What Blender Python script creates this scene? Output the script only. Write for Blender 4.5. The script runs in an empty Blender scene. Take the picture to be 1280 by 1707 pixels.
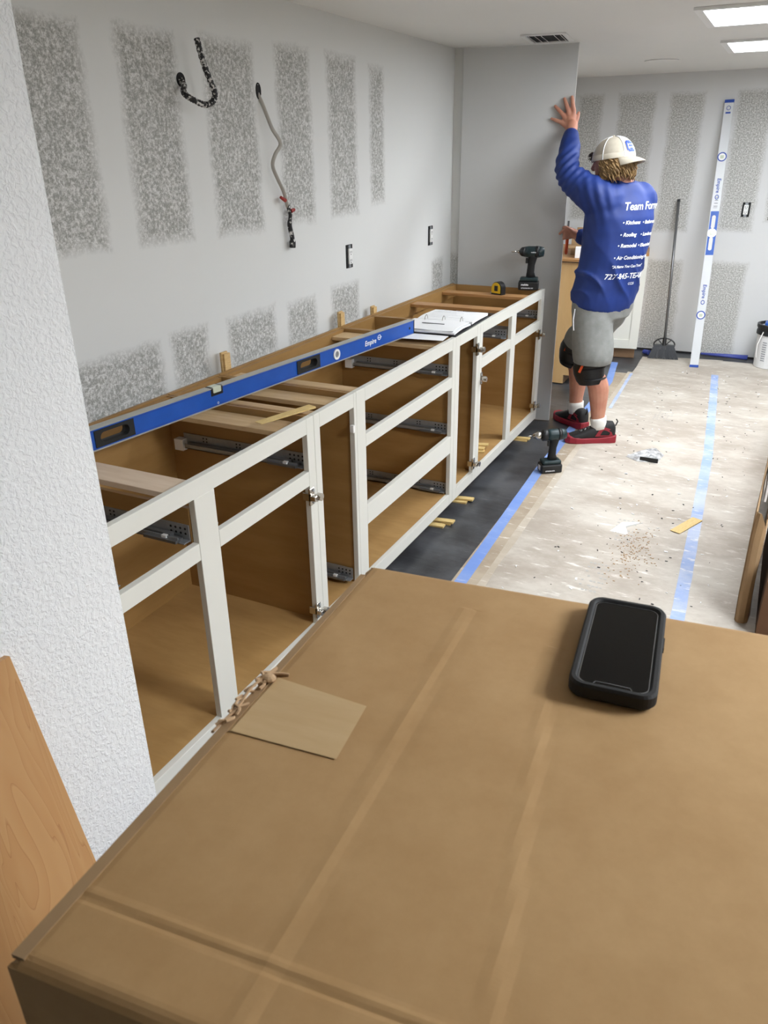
import bpy, bmesh, math, random
from mathutils import Vector, Matrix, noise
from mathutils.bvhtree import BVHTree
random.seed(7)
S = bpy.context.scene
COL = S.collection
PI = math.pi

# ------------------------------------------------------------------ camera
cd = bpy.data.cameras.new('camera'); cam = bpy.data.objects.new('camera', cd); COL.objects.link(cam)
cd.sensor_fit = 'VERTICAL'; cd.sensor_height = 24.0; cd.lens = 24.0*1282/1707; cd.clip_start = 0.02
R = ((0.896486, 0.17713699, -0.40612233), (0.4428912, -0.38444978, 0.80996651), (-0.01265861, -0.90599164, -0.42310626))
cam.matrix_world = Matrix(((R[0][0], -R[0][1], -R[0][2], 1.24711), (R[1][0], -R[1][1], -R[1][2], 0.0),
                           (R[2][0], -R[2][1], -R[2][2], 1.63077), (0, 0, 0, 1)))
cd.dof.use_dof = True; cd.dof.focus_distance = 3.6; cd.dof.aperture_fstop = 11
S.camera = cam
# ------------------------------------------------------------------ world, exposure
w = bpy.data.worlds.new('world'); S.world = w; w.use_nodes = True
w.node_tree.nodes['Background'].inputs[0].default_value = (0.80, 0.83, 0.85, 1)
w.node_tree.nodes['Background'].inputs[1].default_value = 0.05
S.view_settings.view_transform = 'Standard'; S.view_settings.look = 'None'
S.view_settings.gamma = 1; S.view_settings.use_curve_mapping = False
S.view_settings.exposure = 0.24
LIGHT = 23.0            # strength of the ceiling troffers
LIGHT_NEAR = 46.0       # out-of-view near light, made stronger to lift the near part of the room
S.cycles.use_denoising = True
S.cycles.max_bounces = 8; S.cycles.diffuse_bounces = 6

# ------------------------------------------------------------------ materials
def srgb(r, g, b):
    f = lambda c: (c/255/12.92) if c/255 <= .04045 else ((c/255+.055)/1.055)**2.4
    return (f(r), f(g), f(b), 1)
def mat(name, rgb, rough=.6, metal=0, var=0., vscale=8, stretch=(1, 1, 1), bump=0., bscale=200, bstretch=None, rgb2=None, emit=0, spec=None, coat=0):
    m = bpy.data.materials.new(name); m.use_nodes = True; nt = m.node_tree; N = nt.nodes; L = nt.links
    b = N['Principled BSDF']; c = srgb(*rgb)
    b.inputs['Base Color'].default_value = c; b.inputs['Roughness'].default_value = rough; b.inputs['Metallic'].default_value = metal
    if spec is not None: b.inputs['Specular IOR Level'].default_value = spec
    if coat: b.inputs['Coat Weight'].default_value = coat
    if emit:
        b.inputs['Emission Color'].default_value = c; b.inputs['Emission Strength'].default_value = emit
    if var or rgb2 or bump:
        tc = N.new('ShaderNodeTexCoord')
    if var or rgb2:
        mp = N.new('ShaderNodeMapping'); mp.inputs['Scale'].default_value = stretch; L.new(tc.outputs['Object'], mp.inputs['Vector'])
        nz = N.new('ShaderNodeTexNoise'); nz.inputs['Scale'].default_value = vscale; nz.inputs['Detail'].default_value = 5; nz.inputs['Roughness'].default_value = .6
        L.new(mp.outputs[0], nz.inputs['Vector'])
        rp = N.new('ShaderNodeValToRGB'); rp.color_ramp.elements[0].position = .3; rp.color_ramp.elements[1].position = .7
        c2 = srgb(*rgb2) if rgb2 else tuple(x*(1-var) for x in c[:3])+(1,)
        rp.color_ramp.elements[0].color = c2; rp.color_ramp.elements[1].color = c
        L.new(nz.outputs['Fac'], rp.inputs[0]); L.new(rp.outputs[0], b.inputs['Base Color'])
    if bump:
        mp2 = N.new('ShaderNodeMapping'); mp2.inputs['Scale'].default_value = bstretch or (1, 1, 1); L.new(tc.outputs['Object'], mp2.inputs['Vector'])
        n2 = N.new('ShaderNodeTexNoise'); n2.inputs['Scale'].default_value = bscale; n2.inputs['Detail'].default_value = 3; L.new(mp2.outputs[0], n2.inputs['Vector'])
        bp = N.new('ShaderNodeBump'); bp.inputs['Strength'].default_value = bump; bp.inputs['Distance'].default_value = .004
        L.new(n2.outputs['Fac'], bp.inputs['Height']); L.new(bp.outputs[0], b.inputs['Normal'])
    return m
M = {}
M['frame'] = mat('frame_paint', (216, 215, 207), .42)
M['ply'] = mat('cabinet_ply', (160, 124, 74), .5, rgb2=(145, 109, 60), vscale=3, stretch=(1, 1, 6))
M['plyfloor'] = mat('cabinet_floor_ply', (178, 142, 90), .5, rgb2=(163, 126, 76), vscale=4, stretch=(1.5, 6, 1))
M['strip'] = mat('plywood_strip', (206, 178, 136), .6, rgb2=(188, 156, 112), vscale=6, stretch=(1, 8, 1))
M['stripgray'] = mat('birch_strip', (214, 194, 172), .6, rgb2=(200, 176, 150), vscale=6, stretch=(1, 8, 1))
M['steel'] = mat('galvanized_steel', (158, 162, 166), .42, .55, var=.15, vscale=30)
M['dark_hole'] = mat('dark_hole', (18, 18, 20), .8)
M['chrome'] = mat('nickel', (190, 186, 178), .25, 1)
M['white_plastic'] = mat('white_plastic', (232, 232, 230), .4)
M['blue'] = mat('blue_anodised', (22, 84, 178), .38, var=.12, vscale=20)
M['blue_edge'] = mat('milled_aluminium', (178, 178, 172), .4, .5)
M['black'] = mat('black_plastic', (22, 23, 25), .45)
M['rubber'] = mat('black_rubber', (16, 16, 17), .7, bump=.1, bscale=600)
M['darkteal'] = mat('dark_teal_plastic', (22, 46, 50), .45, var=.2, vscale=40)
M['yellow'] = mat('yellow_plastic', (232, 190, 22), .45)
M['paper'] = mat('paper', (238, 239, 240), .8)
M['pencil'] = mat('grey_print', (120, 124, 132), .8)
M['ink'] = mat('black_ink', (40, 40, 44), .7)
M['shim'] = mat('pine_shim', (222, 192, 138), .7, rgb2=(198, 160, 104), vscale=10, stretch=(3, 3, 40))
M['shimy'] = mat('pine_shim_yellow', (226, 202, 140), .7, rgb2=(206, 172, 108), vscale=14, stretch=(3, 30, 3))
M['cable'] = mat('grey_cable', (176, 172, 164), .6, var=.15, vscale=30)
M['conduit'] = mat('black_conduit', (24, 24, 26), .5, rgb2=(24, 24, 26))
M['red'] = mat('red_plastic', (170, 40, 34), .5)
M['orange'] = mat('orange_plastic', (222, 84, 34), .5)
M['skin'] = mat('skin', (196, 142, 118), .55, rgb2=(184, 124, 102), vscale=14)
M['skin'].node_tree.nodes['Principled BSDF'].inputs['Subsurface Weight'].default_value = .05
M['shirt'] = mat('blue_jersey', (18, 50, 124), .62, rgb2=(14, 42, 108), vscale=9, bump=.08, bscale=900)
M['shorts'] = mat('grey_sweat_cloth', (140, 141, 138), .85, rgb2=(124, 125, 122), vscale=22, bump=.15, bscale=700)
M['cap'] = mat('cream_cap', (204, 196, 180), .85, rgb2=(186, 177, 158), vscale=14, bump=.1, bscale=900)
M['mesh'] = mat('cap_mesh', (206, 198, 182), .9, rgb2=(180, 172, 156), vscale=300)
M['hair'] = mat('blond_hair', (158, 126, 78), .6, rgb2=(84, 60, 34), vscale=60)
M['darkhair'] = mat('dark_hair', (60, 46, 34), .7)
M['sock'] = mat('white_sock', (224, 222, 216), .9, bump=.2, bscale=500)
M['shoe'] = mat('black_knit', (26, 25, 26), .7, bump=.2, bscale=500)
M['shoered'] = mat('dark_red_sole', (142, 28, 44), .5)
M['pad'] = mat('knee_pad_black', (22, 22, 24), .45)
M['print'] = mat('white_print', (236, 238, 242), .7)
M['printblue'] = mat('blue_print', (28, 70, 160), .5)
M['panel'] = mat('primed_panel', (198, 199, 198), .5, var=.04, vscale=2)
M['maple'] = mat('maple_veneer', (212, 176, 124), .45, rgb2=(200, 160, 106), vscale=3, stretch=(4, 4, .6))
M['wood_top'] = mat('wood_edge', (182, 138, 88), .5, rgb2=(160, 114, 66), vscale=6, stretch=(1, 6, 6))
M['kick'] = mat('brown_kick', (150, 118, 88), .6, var=.2, vscale=6)
M['card'] = mat('carton_board', (160, 130, 94), .85, var=.2, vscale=7)
M['carddark'] = mat('carton_shaded', (92, 62, 38), .85, var=.2, vscale=6)  # carton board darkened to carry the shade inside the open carton
M['filmtape'] = mat('paper_tape', (198, 170, 128), .4, rgb2=(190, 160, 117), vscale=12, stretch=(1, 6, 1))
M['bristle'] = mat('grey_bristle', (70, 72, 76), .8)
M['pole'] = mat('grey_metal_pole', (120, 121, 122), .35, .6)
M['alu'] = mat('white_level_body', (206, 209, 212), .4)
M['bucket'] = mat('bucket_white', (220, 221, 222), .5)
M['screen'] = mat('black_glass', (3, 3, 4), .08, spec=.25)
M['rug_blue'] = mat('blue_film', (62, 74, 150), .5)
M['wirered'] = mat('red_wire', (150, 44, 38), .5)
M['troffer'] = mat('light_panel', (243, 248, 253), .5, emit=LIGHT)
M['troffer_near'] = mat('bright_light_panel', (243, 248, 253), .5, emit=LIGHT_NEAR)
M['white_metal'] = mat('white_enamel', (226, 227, 226), .4)
M['copper'] = mat('wood_crate', (150, 112, 74), .7)
M['sawdust'] = mat('sawdust_brown', (178, 146, 108), .9)
M['glass_vial'] = mat('vial_green', (196, 204, 186), .15)

def wallmat(name, patches, plane, base=(220, 221, 219)):
    """drywall: bare speckled board between bands of smooth joint compound. patches = (a0,a1,z0,z1)"""
    m = bpy.data.materials.new(name); m.use_nodes = True; nt = m.node_tree; N = nt.nodes; L = nt.links
    b = N['Principled BSDF']; b.inputs['Roughness'].default_value = .75
    g = N.new('ShaderNodeNewGeometry')
    def math_(op, a, bb=None, c=None):
        n = N.new('ShaderNodeMath'); n.operation = op
        for i, v in enumerate((a, bb, c)):
            if v is None: continue
            if isinstance(v, (int, float)): n.inputs[i].default_value = v
            else: L.new(v, n.inputs[i])
        return n.outputs[0]
    def nz(scale, detail=4, rough=.6):
        n = N.new('ShaderNodeTexNoise'); n.inputs['Scale'].default_value = scale; n.inputs['Detail'].default_value = detail
        n.inputs['Roughness'].default_value = rough; L.new(g.outputs['Position'], n.inputs['Vector']); return n
    warp = nz(9, 6)
    sx = N.new('ShaderNodeSeparateXYZ'); L.new(g.outputs['Position'], sx.inputs[0])
    sw = N.new('ShaderNodeSeparateColor'); L.new(warp.outputs['Color'], sw.inputs[0])
    A = math_('ADD', sx.outputs[0 if plane == 'x' else 1], math_('MULTIPLY', math_('SUBTRACT', sw.outputs[0], .5), .05))
    Zc = math_('ADD', sx.outputs[2], math_('MULTIPLY', math_('SUBTRACT', sw.outputs[1], .5), .05))
    cur = None
    for a0, a1, z0, z1 in patches:
        da = math_('SUBTRACT', math_('ABSOLUTE', math_('SUBTRACT', A, (a0+a1)/2)), (a1-a0)/2)
        dz = math_('SUBTRACT', math_('ABSOLUTE', math_('SUBTRACT', Zc, (z0+z1)/2)), (z1-z0)/2)
        d = math_('MAXIMUM', da, dz)
        cur = d if cur is None else math_('MINIMUM', cur, d)
    mr = N.new('ShaderNodeMapRange'); mr.inputs[1].default_value = .016; mr.inputs[2].default_value = -.030; L.new(cur, mr.inputs[0])
    sp = nz(100, 5, .8); rp = N.new('ShaderNodeValToRGB')
    e = rp.color_ramp.elements; e[0].position = .44; e[0].color = srgb(150, 150, 145); e[1].position = .62; e[1].color = srgb(224, 224, 222)
    L.new(sp.outputs['Fac'], rp.inputs[0])
    bl = nz(1.6, 3); rb = N.new('ShaderNodeValToRGB'); rb.color_ramp.elements[0].color = tuple(x*.95 for x in srgb(*base)[:3])+(1,); rb.color_ramp.elements[1].color = srgb(*base)
    L.new(bl.outputs['Fac'], rb.inputs[0])
    mx = N.new('ShaderNodeMix'); mx.data_type = 'RGBA'; L.new(mr.outputs[0], mx.inputs[0]); L.new(rb.outputs[0], mx.inputs[6]); L.new(rp.outputs[0], mx.inputs[7])
    L.new(mx.outputs[2], b.inputs['Base Color'])
    bp = N.new('ShaderNodeBump'); bp.inputs['Strength'].default_value = .25; bp.inputs['Distance'].default_value = .002
    L.new(math_('MULTIPLY', sp.outputs['Fac'], mr.outputs[0]), bp.inputs['Height']); L.new(bp.outputs[0], b.inputs['Normal'])
    return m
up = [(1.4, 1.90, 1.365, 1.98), (2.04, 2.31, 1.365, 1.99), (2.45, 2.75, 1.36, 2.0), (2.90, 3.155, 1.36, 2.02), (3.30, 3.56, 1.37, 2.02), (3.70, 3.85, 1.40, 2.0)]
lo = [(1.4, 2.06, .80, 1.045), (2.12, 2.32, .85, 1.05), (2.45, 2.78, .85, 1.045), (2.88, 3.12, .85, 1.035), (3.27, 3.54, .85, 1.05), (4.49, 4.66, .85, 1.035)]
M['wall_left'] = wallmat('drywall_left', up+lo, 'y')
M['wall_stub'] = wallmat('drywall_stub', [(-.66, -.60, .8, 1.037)], 'x')
M['wall_back'] = wallmat('drywall_back', [(-.50, -.30, 1.08, 2.04), (-.17, .12, 1.05, 2.04), (.23, .49, 1.0, 2.03), (.72, .98, 1.02, 2.03), (1.06, 1.4, 1.1, 1.98), (.21, .50, .0, .775), (.71, 1.0, .0, .775), (-.45, -.3, .0, .775)], 'x', (212, 213, 213))
M['plaster'] = mat('white_paint', (214, 214, 212), .8)
M['ceil'] = mat('ceiling_paint', (224, 224, 221), .85, var=.03, vscale=1.5)

def nearwall():
    m = mat('textured_paint', (236, 238, 239), .55)
    nt = m.node_tree; N = nt.nodes; L = nt.links; b = N['Principled BSDF']
    tc = N.new('ShaderNodeTexCoord')
    n1 = N.new('ShaderNodeTexNoise'); n1.inputs['Scale'].default_value = 95; n1.inputs['Detail'].default_value = 3.5; n1.inputs['Distortion'].default_value = .6
    L.new(tc.outputs['Object'], n1.inputs['Vector'])
    r = N.new('ShaderNodeMapRange'); r.inputs[1].default_value = .40; r.inputs[2].default_value = .62; r.interpolation_type = 'SMOOTHSTEP'; L.new(n1.outputs['Fac'], r.inputs[0])
    bp = N.new('ShaderNodeBump'); bp.inputs['Strength'].default_value = .5; bp.inputs['Distance'].default_value = .0035
    L.new(r.outputs[0], bp.inputs['Height']); L.new(bp.outputs[0], b.inputs['Normal'])
    return m
M['wall_near'] = nearwall()

def floormat(name, base, smear_sheen, amount, dark=(120, 112, 104), seed=0, flake=.75):
    m = mat(name, base, .62); nt = m.node_tree; N = nt.nodes; L = nt.links; b = N['Principled BSDF']
    g = N.new('ShaderNodeNewGeometry')
    def nz(scale, stretch, detail=6, rough=.65):
        mp = N.new('ShaderNodeMapping'); mp.inputs['Scale'].default_value = stretch; mp.inputs['Location'].default_value = (seed, seed*2, 0); mp.inputs['Rotation'].default_value = (0, 0, .25)
        L.new(g.outputs['Position'], mp.inputs[0])
        n = N.new('ShaderNodeTexNoise'); n.inputs['Scale'].default_value = scale; n.inputs['Detail'].default_value = detail; n.inputs['Roughness'].default_value = rough
        L.new(mp.outputs[0], n.inputs['Vector']); return n.outputs['Fac']
    def ramp(src, p0, p1):
        r = N.new('ShaderNodeMapRange'); r.inputs[1].default_value = p0; r.inputs[2].default_value = p1; r.interpolation_type = 'SMOOTHSTEP'; L.new(src, r.inputs[0]); return r.outputs[0]
    def mix(fac, a, c):
        x = N.new('ShaderNodeMix'); x.data_type = 'RGBA'; L.new(fac, x.inputs[0])
        if isinstance(a, tuple): x.inputs[6].default_value = a
        else: L.new(a, x.inputs[6])
        x.inputs[7].default_value = c; return x.outputs[2]
    def mul(a, k):
        x = N.new('ShaderNodeMath'); x.operation = 'MULTIPLY'; L.new(a, x.inputs[0])
        if isinstance(k, float): x.inputs[1].default_value = k
        else: L.new(k, x.inputs[1])
        return x.outputs[0]
    c = mix(mul(ramp(nz(2.6, (.8, 1.2, 1), 9, .7), .36, .66), amount), srgb(*base), srgb(*smear_sheen))
    c = mix(mul(ramp(nz(17, (.45, 1.7, 1), 8, .7), .56, .70), flake), c, srgb(236, 234, 228))
    c = mix(mul(ramp(nz(55, (.6, 1.3, 1)), .68, .74), .8), c, srgb(*dark))
    L.new(c, b.inputs['Base Color'])
    bp = N.new('ShaderNodeBump'); bp.inputs['Strength'].default_value = .3; bp.inputs['Distance'].default_value = .004
    L.new(nz(7, (.5, 1.5, 1)), bp.inputs['Height']); L.new(bp.outputs[0], b.inputs['Normal'])
    return m
M['floor_dark'] = floormat('dark_vinyl_film', (46, 47, 50), (84, 86, 90), .8, dark=(30, 30, 32), flake=.06)  # lighter tone mixes plastic smears, scuffs and painted-in reflections
M['floor_dark'].node_tree.nodes['Principled BSDF'].inputs['Roughness'].default_value = .35
M['floor_tan'] = floormat('tan_floor_paper', (158, 142, 122), (184, 170, 150), .8)
M['floor_pale'] = floormat('pale_floor_paper', (178, 166, 148), (200, 190, 175), .8, seed=3)
M['floor_white'] = floormat('dusty_floor_paper', (166, 155, 142), (196, 189, 178), 1.0, seed=6)
M['tape_blue'] = floormat('blue_tape', (112, 144, 210), (142, 166, 214), .6, dark=(90, 110, 170), seed=9, flake=.3)
M['tape_dusty'] = floormat('dusty_blue_tape', (142, 164, 210), (194, 202, 218), .8, dark=(130, 140, 175), seed=12, flake=.95)

def cardtop():
    m = mat('box_kraft', (170, 136, 94), .82); nt = m.node_tree; N = nt.nodes; L = nt.links; b = N['Principled BSDF']
    tc = N.new('ShaderNodeTexCoord')
    n1 = N.new('ShaderNodeTexNoise'); n1.inputs['Scale'].default_value = 9; n1.inputs['Detail'].default_value = 8; n1.inputs['Roughness'].default_value = .7; L.new(tc.outputs['Object'], n1.inputs['Vector'])
    rp = N.new('ShaderNodeValToRGB'); e = rp.color_ramp.elements; e[0].position = .3; e[0].color = srgb(164, 128, 83); e[1].position = .7; e[1].color = srgb(181, 147, 102)
    L.new(n1.outputs['Fac'], rp.inputs[0]); L.new(rp.outputs[0], b.inputs['Base Color'])
    mp = N.new('ShaderNodeMapping'); mp.inputs['Scale'].default_value = (3, 1, 1); L.new(tc.outputs['Object'], mp.inputs[0])
    n2 = N.new('ShaderNodeTexNoise'); n2.inputs['Scale'].default_value = 25; n2.inputs['Detail'].default_value = 4; L.new(mp.outputs[0], n2.inputs['Vector'])
    bp = N.new('ShaderNodeBump'); bp.inputs['Strength'].default_value = .08; bp.inputs['Distance'].default_value = .003; L.new(n2.outputs['Fac'], bp.inputs['Height']); L.new(bp.outputs[0], b.inputs['Normal'])
    return m
M['kraft'] = cardtop()
def flecked(name, rgb, fleck, scale, p0, p1):
    m = mat(name, rgb, .5); nt = m.node_tree; N = nt.nodes; L = nt.links
    tc = N.new('ShaderNodeTexCoord'); n = N.new('ShaderNodeTexNoise'); n.inputs['Scale'].default_value = scale; n.inputs['Detail'].default_value = 4; L.new(tc.outputs['Object'], n.inputs['Vector'])
    r = N.new('ShaderNodeValToRGB'); r.color_ramp.elements[0].position = p0; r.color_ramp.elements[0].color = srgb(*rgb); r.color_ramp.elements[1].position = p1; r.color_ramp.elements[1].color = srgb(*fleck)
    L.new(n.outputs['Fac'], r.inputs[0]); L.new(r.outputs[0], N['Principled BSDF'].inputs['Base Color']); return m
M['conduit'] = flecked('black_conduit_paint_specks', (26, 26, 28), (206, 204, 200), 110, .52, .6)
M['wireblack'] = flecked('black_wire_paint_specks', (20, 20, 22), (210, 208, 204), 60, .56, .62)
def maple_board():
    m = mat('maple_board', (188, 144, 94), .4); nt = m.node_tree; N = nt.nodes; L = nt.links
    tc = N.new('ShaderNodeTexCoord'); mp = N.new('ShaderNodeMapping'); mp.inputs['Scale'].default_value = (4, 5.5, .8); L.new(tc.outputs['Object'], mp.inputs[0])
    n = N.new('ShaderNodeTexNoise'); n.inputs['Scale'].default_value = 2.4; n.inputs['Detail'].default_value = 2; n.inputs['Distortion'].default_value = .5; L.new(mp.outputs[0], n.inputs['Vector'])
    mu = N.new('ShaderNodeMath'); mu.operation = 'MULTIPLY'; mu.inputs[1].default_value = 11; L.new(n.outputs['Fac'], mu.inputs[0])
    fr = N.new('ShaderNodeMath'); fr.operation = 'FRACT'; L.new(mu.outputs[0], fr.inputs[0])
    r = N.new('ShaderNodeValToRGB'); e = r.color_ramp.elements; e[0].position = 0; e[0].color = srgb(166, 116, 68); e[1].position = .09; e[1].color = srgb(188, 144, 94)
    x = r.color_ramp.elements.new(.9); x.color = srgb(182, 135, 85)
    L.new(fr.outputs[0], r.inputs[0]); L.new(r.outputs[0], N['Principled BSDF'].inputs['Base Color']); return m
M['board'] = maple_board()

# ------------------------------------------------------------------ builders
def tag(o, label=None, cat=None, group=None, kind=None):
    if label: o['label'] = label
    if cat: o['category'] = cat
    if group: o['group'] = group
    if kind: o['kind'] = kind
    return o
def empty(name, loc, rz=0, label=None, cat=None, group=None, rot=None):
    o = bpy.data.objects.new(name, None); COL.objects.link(o); o.location = loc
    o.rotation_euler = rot or (0, 0, rz); o.empty_display_size = .05
    return tag(o, label, cat, group)
class MB:
    def __init__(s): s.v = []; s.f = []
    def add(s, vs, fs):
        n = len(s.v); s.v += [tuple(v) for v in vs]; s.f += [tuple(n+i for i in f) for f in fs]; return s
    def box(s, x0, x1, y0, y1, z0, z1, mtx=None):
        vs = [Vector(p) for p in ((x0, y0, z0), (x1, y0, z0), (x1, y1, z0), (x0, y1, z0), (x0, y0, z1), (x1, y0, z1), (x1, y1, z1), (x0, y1, z1))]
        if mtx: vs = [mtx @ v for v in vs]
        return s.add(vs, ((3, 2, 1, 0), (4, 5, 6, 7), (0, 1, 5, 4), (1, 2, 6, 5), (2, 3, 7, 6), (3, 0, 4, 7)))
    def tube(s, pts, rad, n=10, cap=True, flat=1.0):
        pts = [Vector(p) for p in pts]; k = len(pts); rs = rad if isinstance(rad, (list, tuple)) else [rad]*k
        vs = []; prev = None
        for i, p in enumerate(pts):
            t = (pts[min(i+1, k-1)]-pts[max(i-1, 0)]).normalized()
            if prev is None: a = t.orthogonal().normalized()
            else: a = (prev-t*prev.dot(t)).normalized()
            prev = a; b = t.cross(a)
            vs += [p+a*(rs[i]*math.cos(2*PI*j/n))+b*(rs[i]*flat*math.sin(2*PI*j/n)) for j in range(n)]
        fs = [(i*n+j, i*n+(j+1) % n, (i+1)*n+(j+1) % n, (i+1)*n+j) for i in range(k-1) for j in range(n)]
        if cap: fs += [tuple(range(n-1, -1, -1)), tuple((k-1)*n+j for j in range(n))]
        return s.add(vs, fs)
    def cyl(s, a, b, r, n=16, r2=None): return s.tube([a, b], [r, r if r2 is None else r2], n)
    def loft(s, rings, cap=True):
        n = len(rings[0]); vs = [p for r in rings for p in r]; k = len(rings)
        fs = [(i*n+j, i*n+(j+1) % n, (i+1)*n+(j+1) % n, (i+1)*n+j) for i in range(k-1) for j in range(n)]
        if cap: fs += [tuple(range(n-1, -1, -1)), tuple((k-1)*n+j for j in range(n))]
        return s.add(vs, fs)
    def prism(s, poly, a, b):
        """poly: 3D points (planar); extruded along vector b-a offsets"""
        p = [Vector(q) for q in poly]; a = Vector(a); b = Vector(b); n = len(p)
        return s.add([q+a for q in p]+[q+b for q in p], [tuple(range(n-1, -1, -1)), tuple(range(n, 2*n))]+[(i, (i+1) % n, n+(i+1) % n, n+i) for i in range(n)])
    def sph(s, c, r, n=12, m=8, sc=(1, 1, 1)):
        c = Vector(c); rings = []
        for i in range(m+1):
            t = PI*i/m; rr = max(math.sin(t), .02)*r
            rings.append([c+Vector((rr*math.cos(2*PI*j/n)*sc[0], rr*math.sin(2*PI*j/n)*sc[1], -r*math.cos(t)*sc[2])) for j in range(n)])
        return s.loft(rings)
    def build(s, name, m, parent=None, bevel=0, smooth=False, seg=2, org=None, kind=None, label=None):
        me = bpy.data.meshes.new(name)
        vs = s.v if org is None else [(v[0]-org[0], v[1]-org[1], v[2]-org[2]) for v in s.v]
        me.from_pydata(vs, [], s.f); me.update()
        bm = bmesh.new(); bm.from_mesh(me); bmesh.ops.recalc_face_normals(bm, faces=bm.faces)
        if bevel: 
            es = [e for e in bm.edges if len(e.link_faces) == 2 and e.calc_face_angle(0) > .6]
            bmesh.ops.bevel(bm, geom=es, offset=bevel, segments=seg, affect='EDGES', profile=.5, clamp_overlap=True)
        bm.to_mesh(me); bm.free()
        me.materials.append(m)
        if smooth:
            for p in me.polygons: p.use_smooth = True
        o = bpy.data.objects.new(name, me); COL.objects.link(o)
        if parent: o.parent = parent
        if kind: o['kind'] = kind
        if label: o['label'] = label
        return o
def ch(o): return [c for c in o.children]
def copy_tree(o, parent=None):
    c = o.copy(); COL.objects.link(c)
    if parent: c.parent = parent
    for k in ch(o): copy_tree(k, c)
    return c
def text_verts(s, size, shear=0, bold=0, spacing=1.0):
    cu = bpy.data.curves.new('lettering', 'FONT'); cu.body = s; cu.size = size; cu.shear = shear; cu.offset = bold; cu.space_character = spacing
    cu.resolution_u = 2; cu.fill_mode = 'FRONT'; cu.align_x = 'LEFT'
    o = bpy.data.objects.new('lettering', cu); COL.objects.link(o)
    bpy.context.view_layer.update()
    dg = bpy.context.evaluated_depsgraph_get(); me = bpy.data.meshes.new_from_object(o.evaluated_get(dg))
    vs = [(v.co.x, v.co.y) for v in me.vertices]; fs = [tuple(p.vertices) for p in me.polygons]
    bpy.data.objects.remove(o); bpy.data.curves.remove(cu); bpy.data.meshes.remove(me)
    return vs, fs
def put_text(mb, s, size, org, u, v, lift=.0006, center=True, **kw):
    vs, fs = text_verts(s, size, **kw)
    if not vs: return
    wd = max(a for a, b in vs); org = Vector(org); u = Vector(u).normalized(); v = Vector(v).normalized(); n = u.cross(v)
    off = wd/2 if center else 0
    mb.add([org+u*(a-off)+v*b+n*lift for a, b in vs], fs)
def remesh(mb, voxel, smooth_it=4, fac=.5):
    me = bpy.data.meshes.new('tmp'); me.from_pydata([tuple(v) for v in mb.v], [], mb.f); me.update()
    bm = bmesh.new(); bm.from_mesh(me); bmesh.ops.recalc_face_normals(bm, faces=bm.faces); bm.to_mesh(me); bm.free()
    o = bpy.data.objects.new('tmp', me); COL.objects.link(o)
    r = o.modifiers.new('r', 'REMESH'); r.mode = 'VOXEL'; r.voxel_size = voxel
    if smooth_it:
        q = o.modifiers.new('s', 'SMOOTH'); q.iterations = smooth_it; q.factor = fac
    bpy.context.view_layer.update(); dg = bpy.context.evaluated_depsgraph_get()
    out = bpy.data.meshes.new_from_object(o.evaluated_get(dg)); bpy.data.objects.remove(o); bpy.data.meshes.remove(me)
    return out
def mesh_obj(name, me, m, parent, org=None):
    if org is not None: me.transform(Matrix.Translation(-Vector(org)))
    me.name = name; me.materials.clear(); me.materials.append(m)
    for p in me.polygons: p.use_smooth = True
    o = bpy.data.objects.new(name, me); COL.objects.link(o); o.parent = parent; return o

# ------------------------------------------------------------------ setting
CEIL = 2.17
def struct(name, mb, m, **k): return tag(mb.build(name, m, **k), kind='structure')
struct('floor', MB().box(-2, 7, -6.5, 7.4, -.1, 0), M['floor_dark'])
struct('ceiling', MB().box(-2, 7, -6.5, 7.4, CEIL, CEIL+.1), M['ceil'])
struct('wall_left', MB().box(-.80, -.655, 1.05, 4.79, 0, CEIL), M['wall_left'])
struct('wall_left_return', MB().box(-.80, -.57, 4.79, 4.93, 0, CEIL), M['wall_stub'])
struct('wall_left_alcove', MB().box(-.80, -.655, 4.93, 7.2, 0, CEIL), M['plaster'])
struct('wall_back', MB().box(-.8, 7, 7.2, 7.34, 0, CEIL), M['wall_back'])
struct('wall_near', MB().box(-.80, .06, -6.3, 1.053, 0, CEIL), M['wall_near'])
struct('wall_right', MB().box(6.2, 6.35, -6.3, 7.2, 0, CEIL), M['plaster'])
struct('wall_rear', MB().box(.06, 6.2, -6.35, -6.2, 0, CEIL), M['plaster'])
struct('wall_gap_shade', MB().box(-.64, 6.19, 7.185, 7.199, .0, .014), M['dark_hole'])  # dark strip painted as the shade in the gap under the back wall

def light(x, y, label, group=None, m='troffer'):
    t = empty('ceiling_light', (x, y, CEIL), 0, label, 'light', group)
    f = MB(); a, b, r = .61, .295, .035
    f.box(-a, a, -b, -b+r, -.012, -.001).box(-a, a, b-r, b, -.012, -.001).box(-a, -a+r, -b+r, b-r, -.012, -.001).box(a-r, a, -b+r, b-r, -.012, -.001)
    f.build('frame', M['white_metal'], t)
    MB().box(-a+r, a-r, -b+r, b-r, -.006, -.002).build('diffuser', M[m], t)
    return t
light(1.335, 4.315, 'rectangular recessed ceiling light, the nearer and larger one in view')
light(1.335, 5.57, 'rectangular recessed ceiling light, the farther one towards the back wall')
light(2.75, 1.45, 'rectangular recessed ceiling light to the right of the foreground box, out of view', m='troffer_near')
light(2.75, 3.05, 'rectangular recessed ceiling light at the right of the room, out of view')
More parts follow.
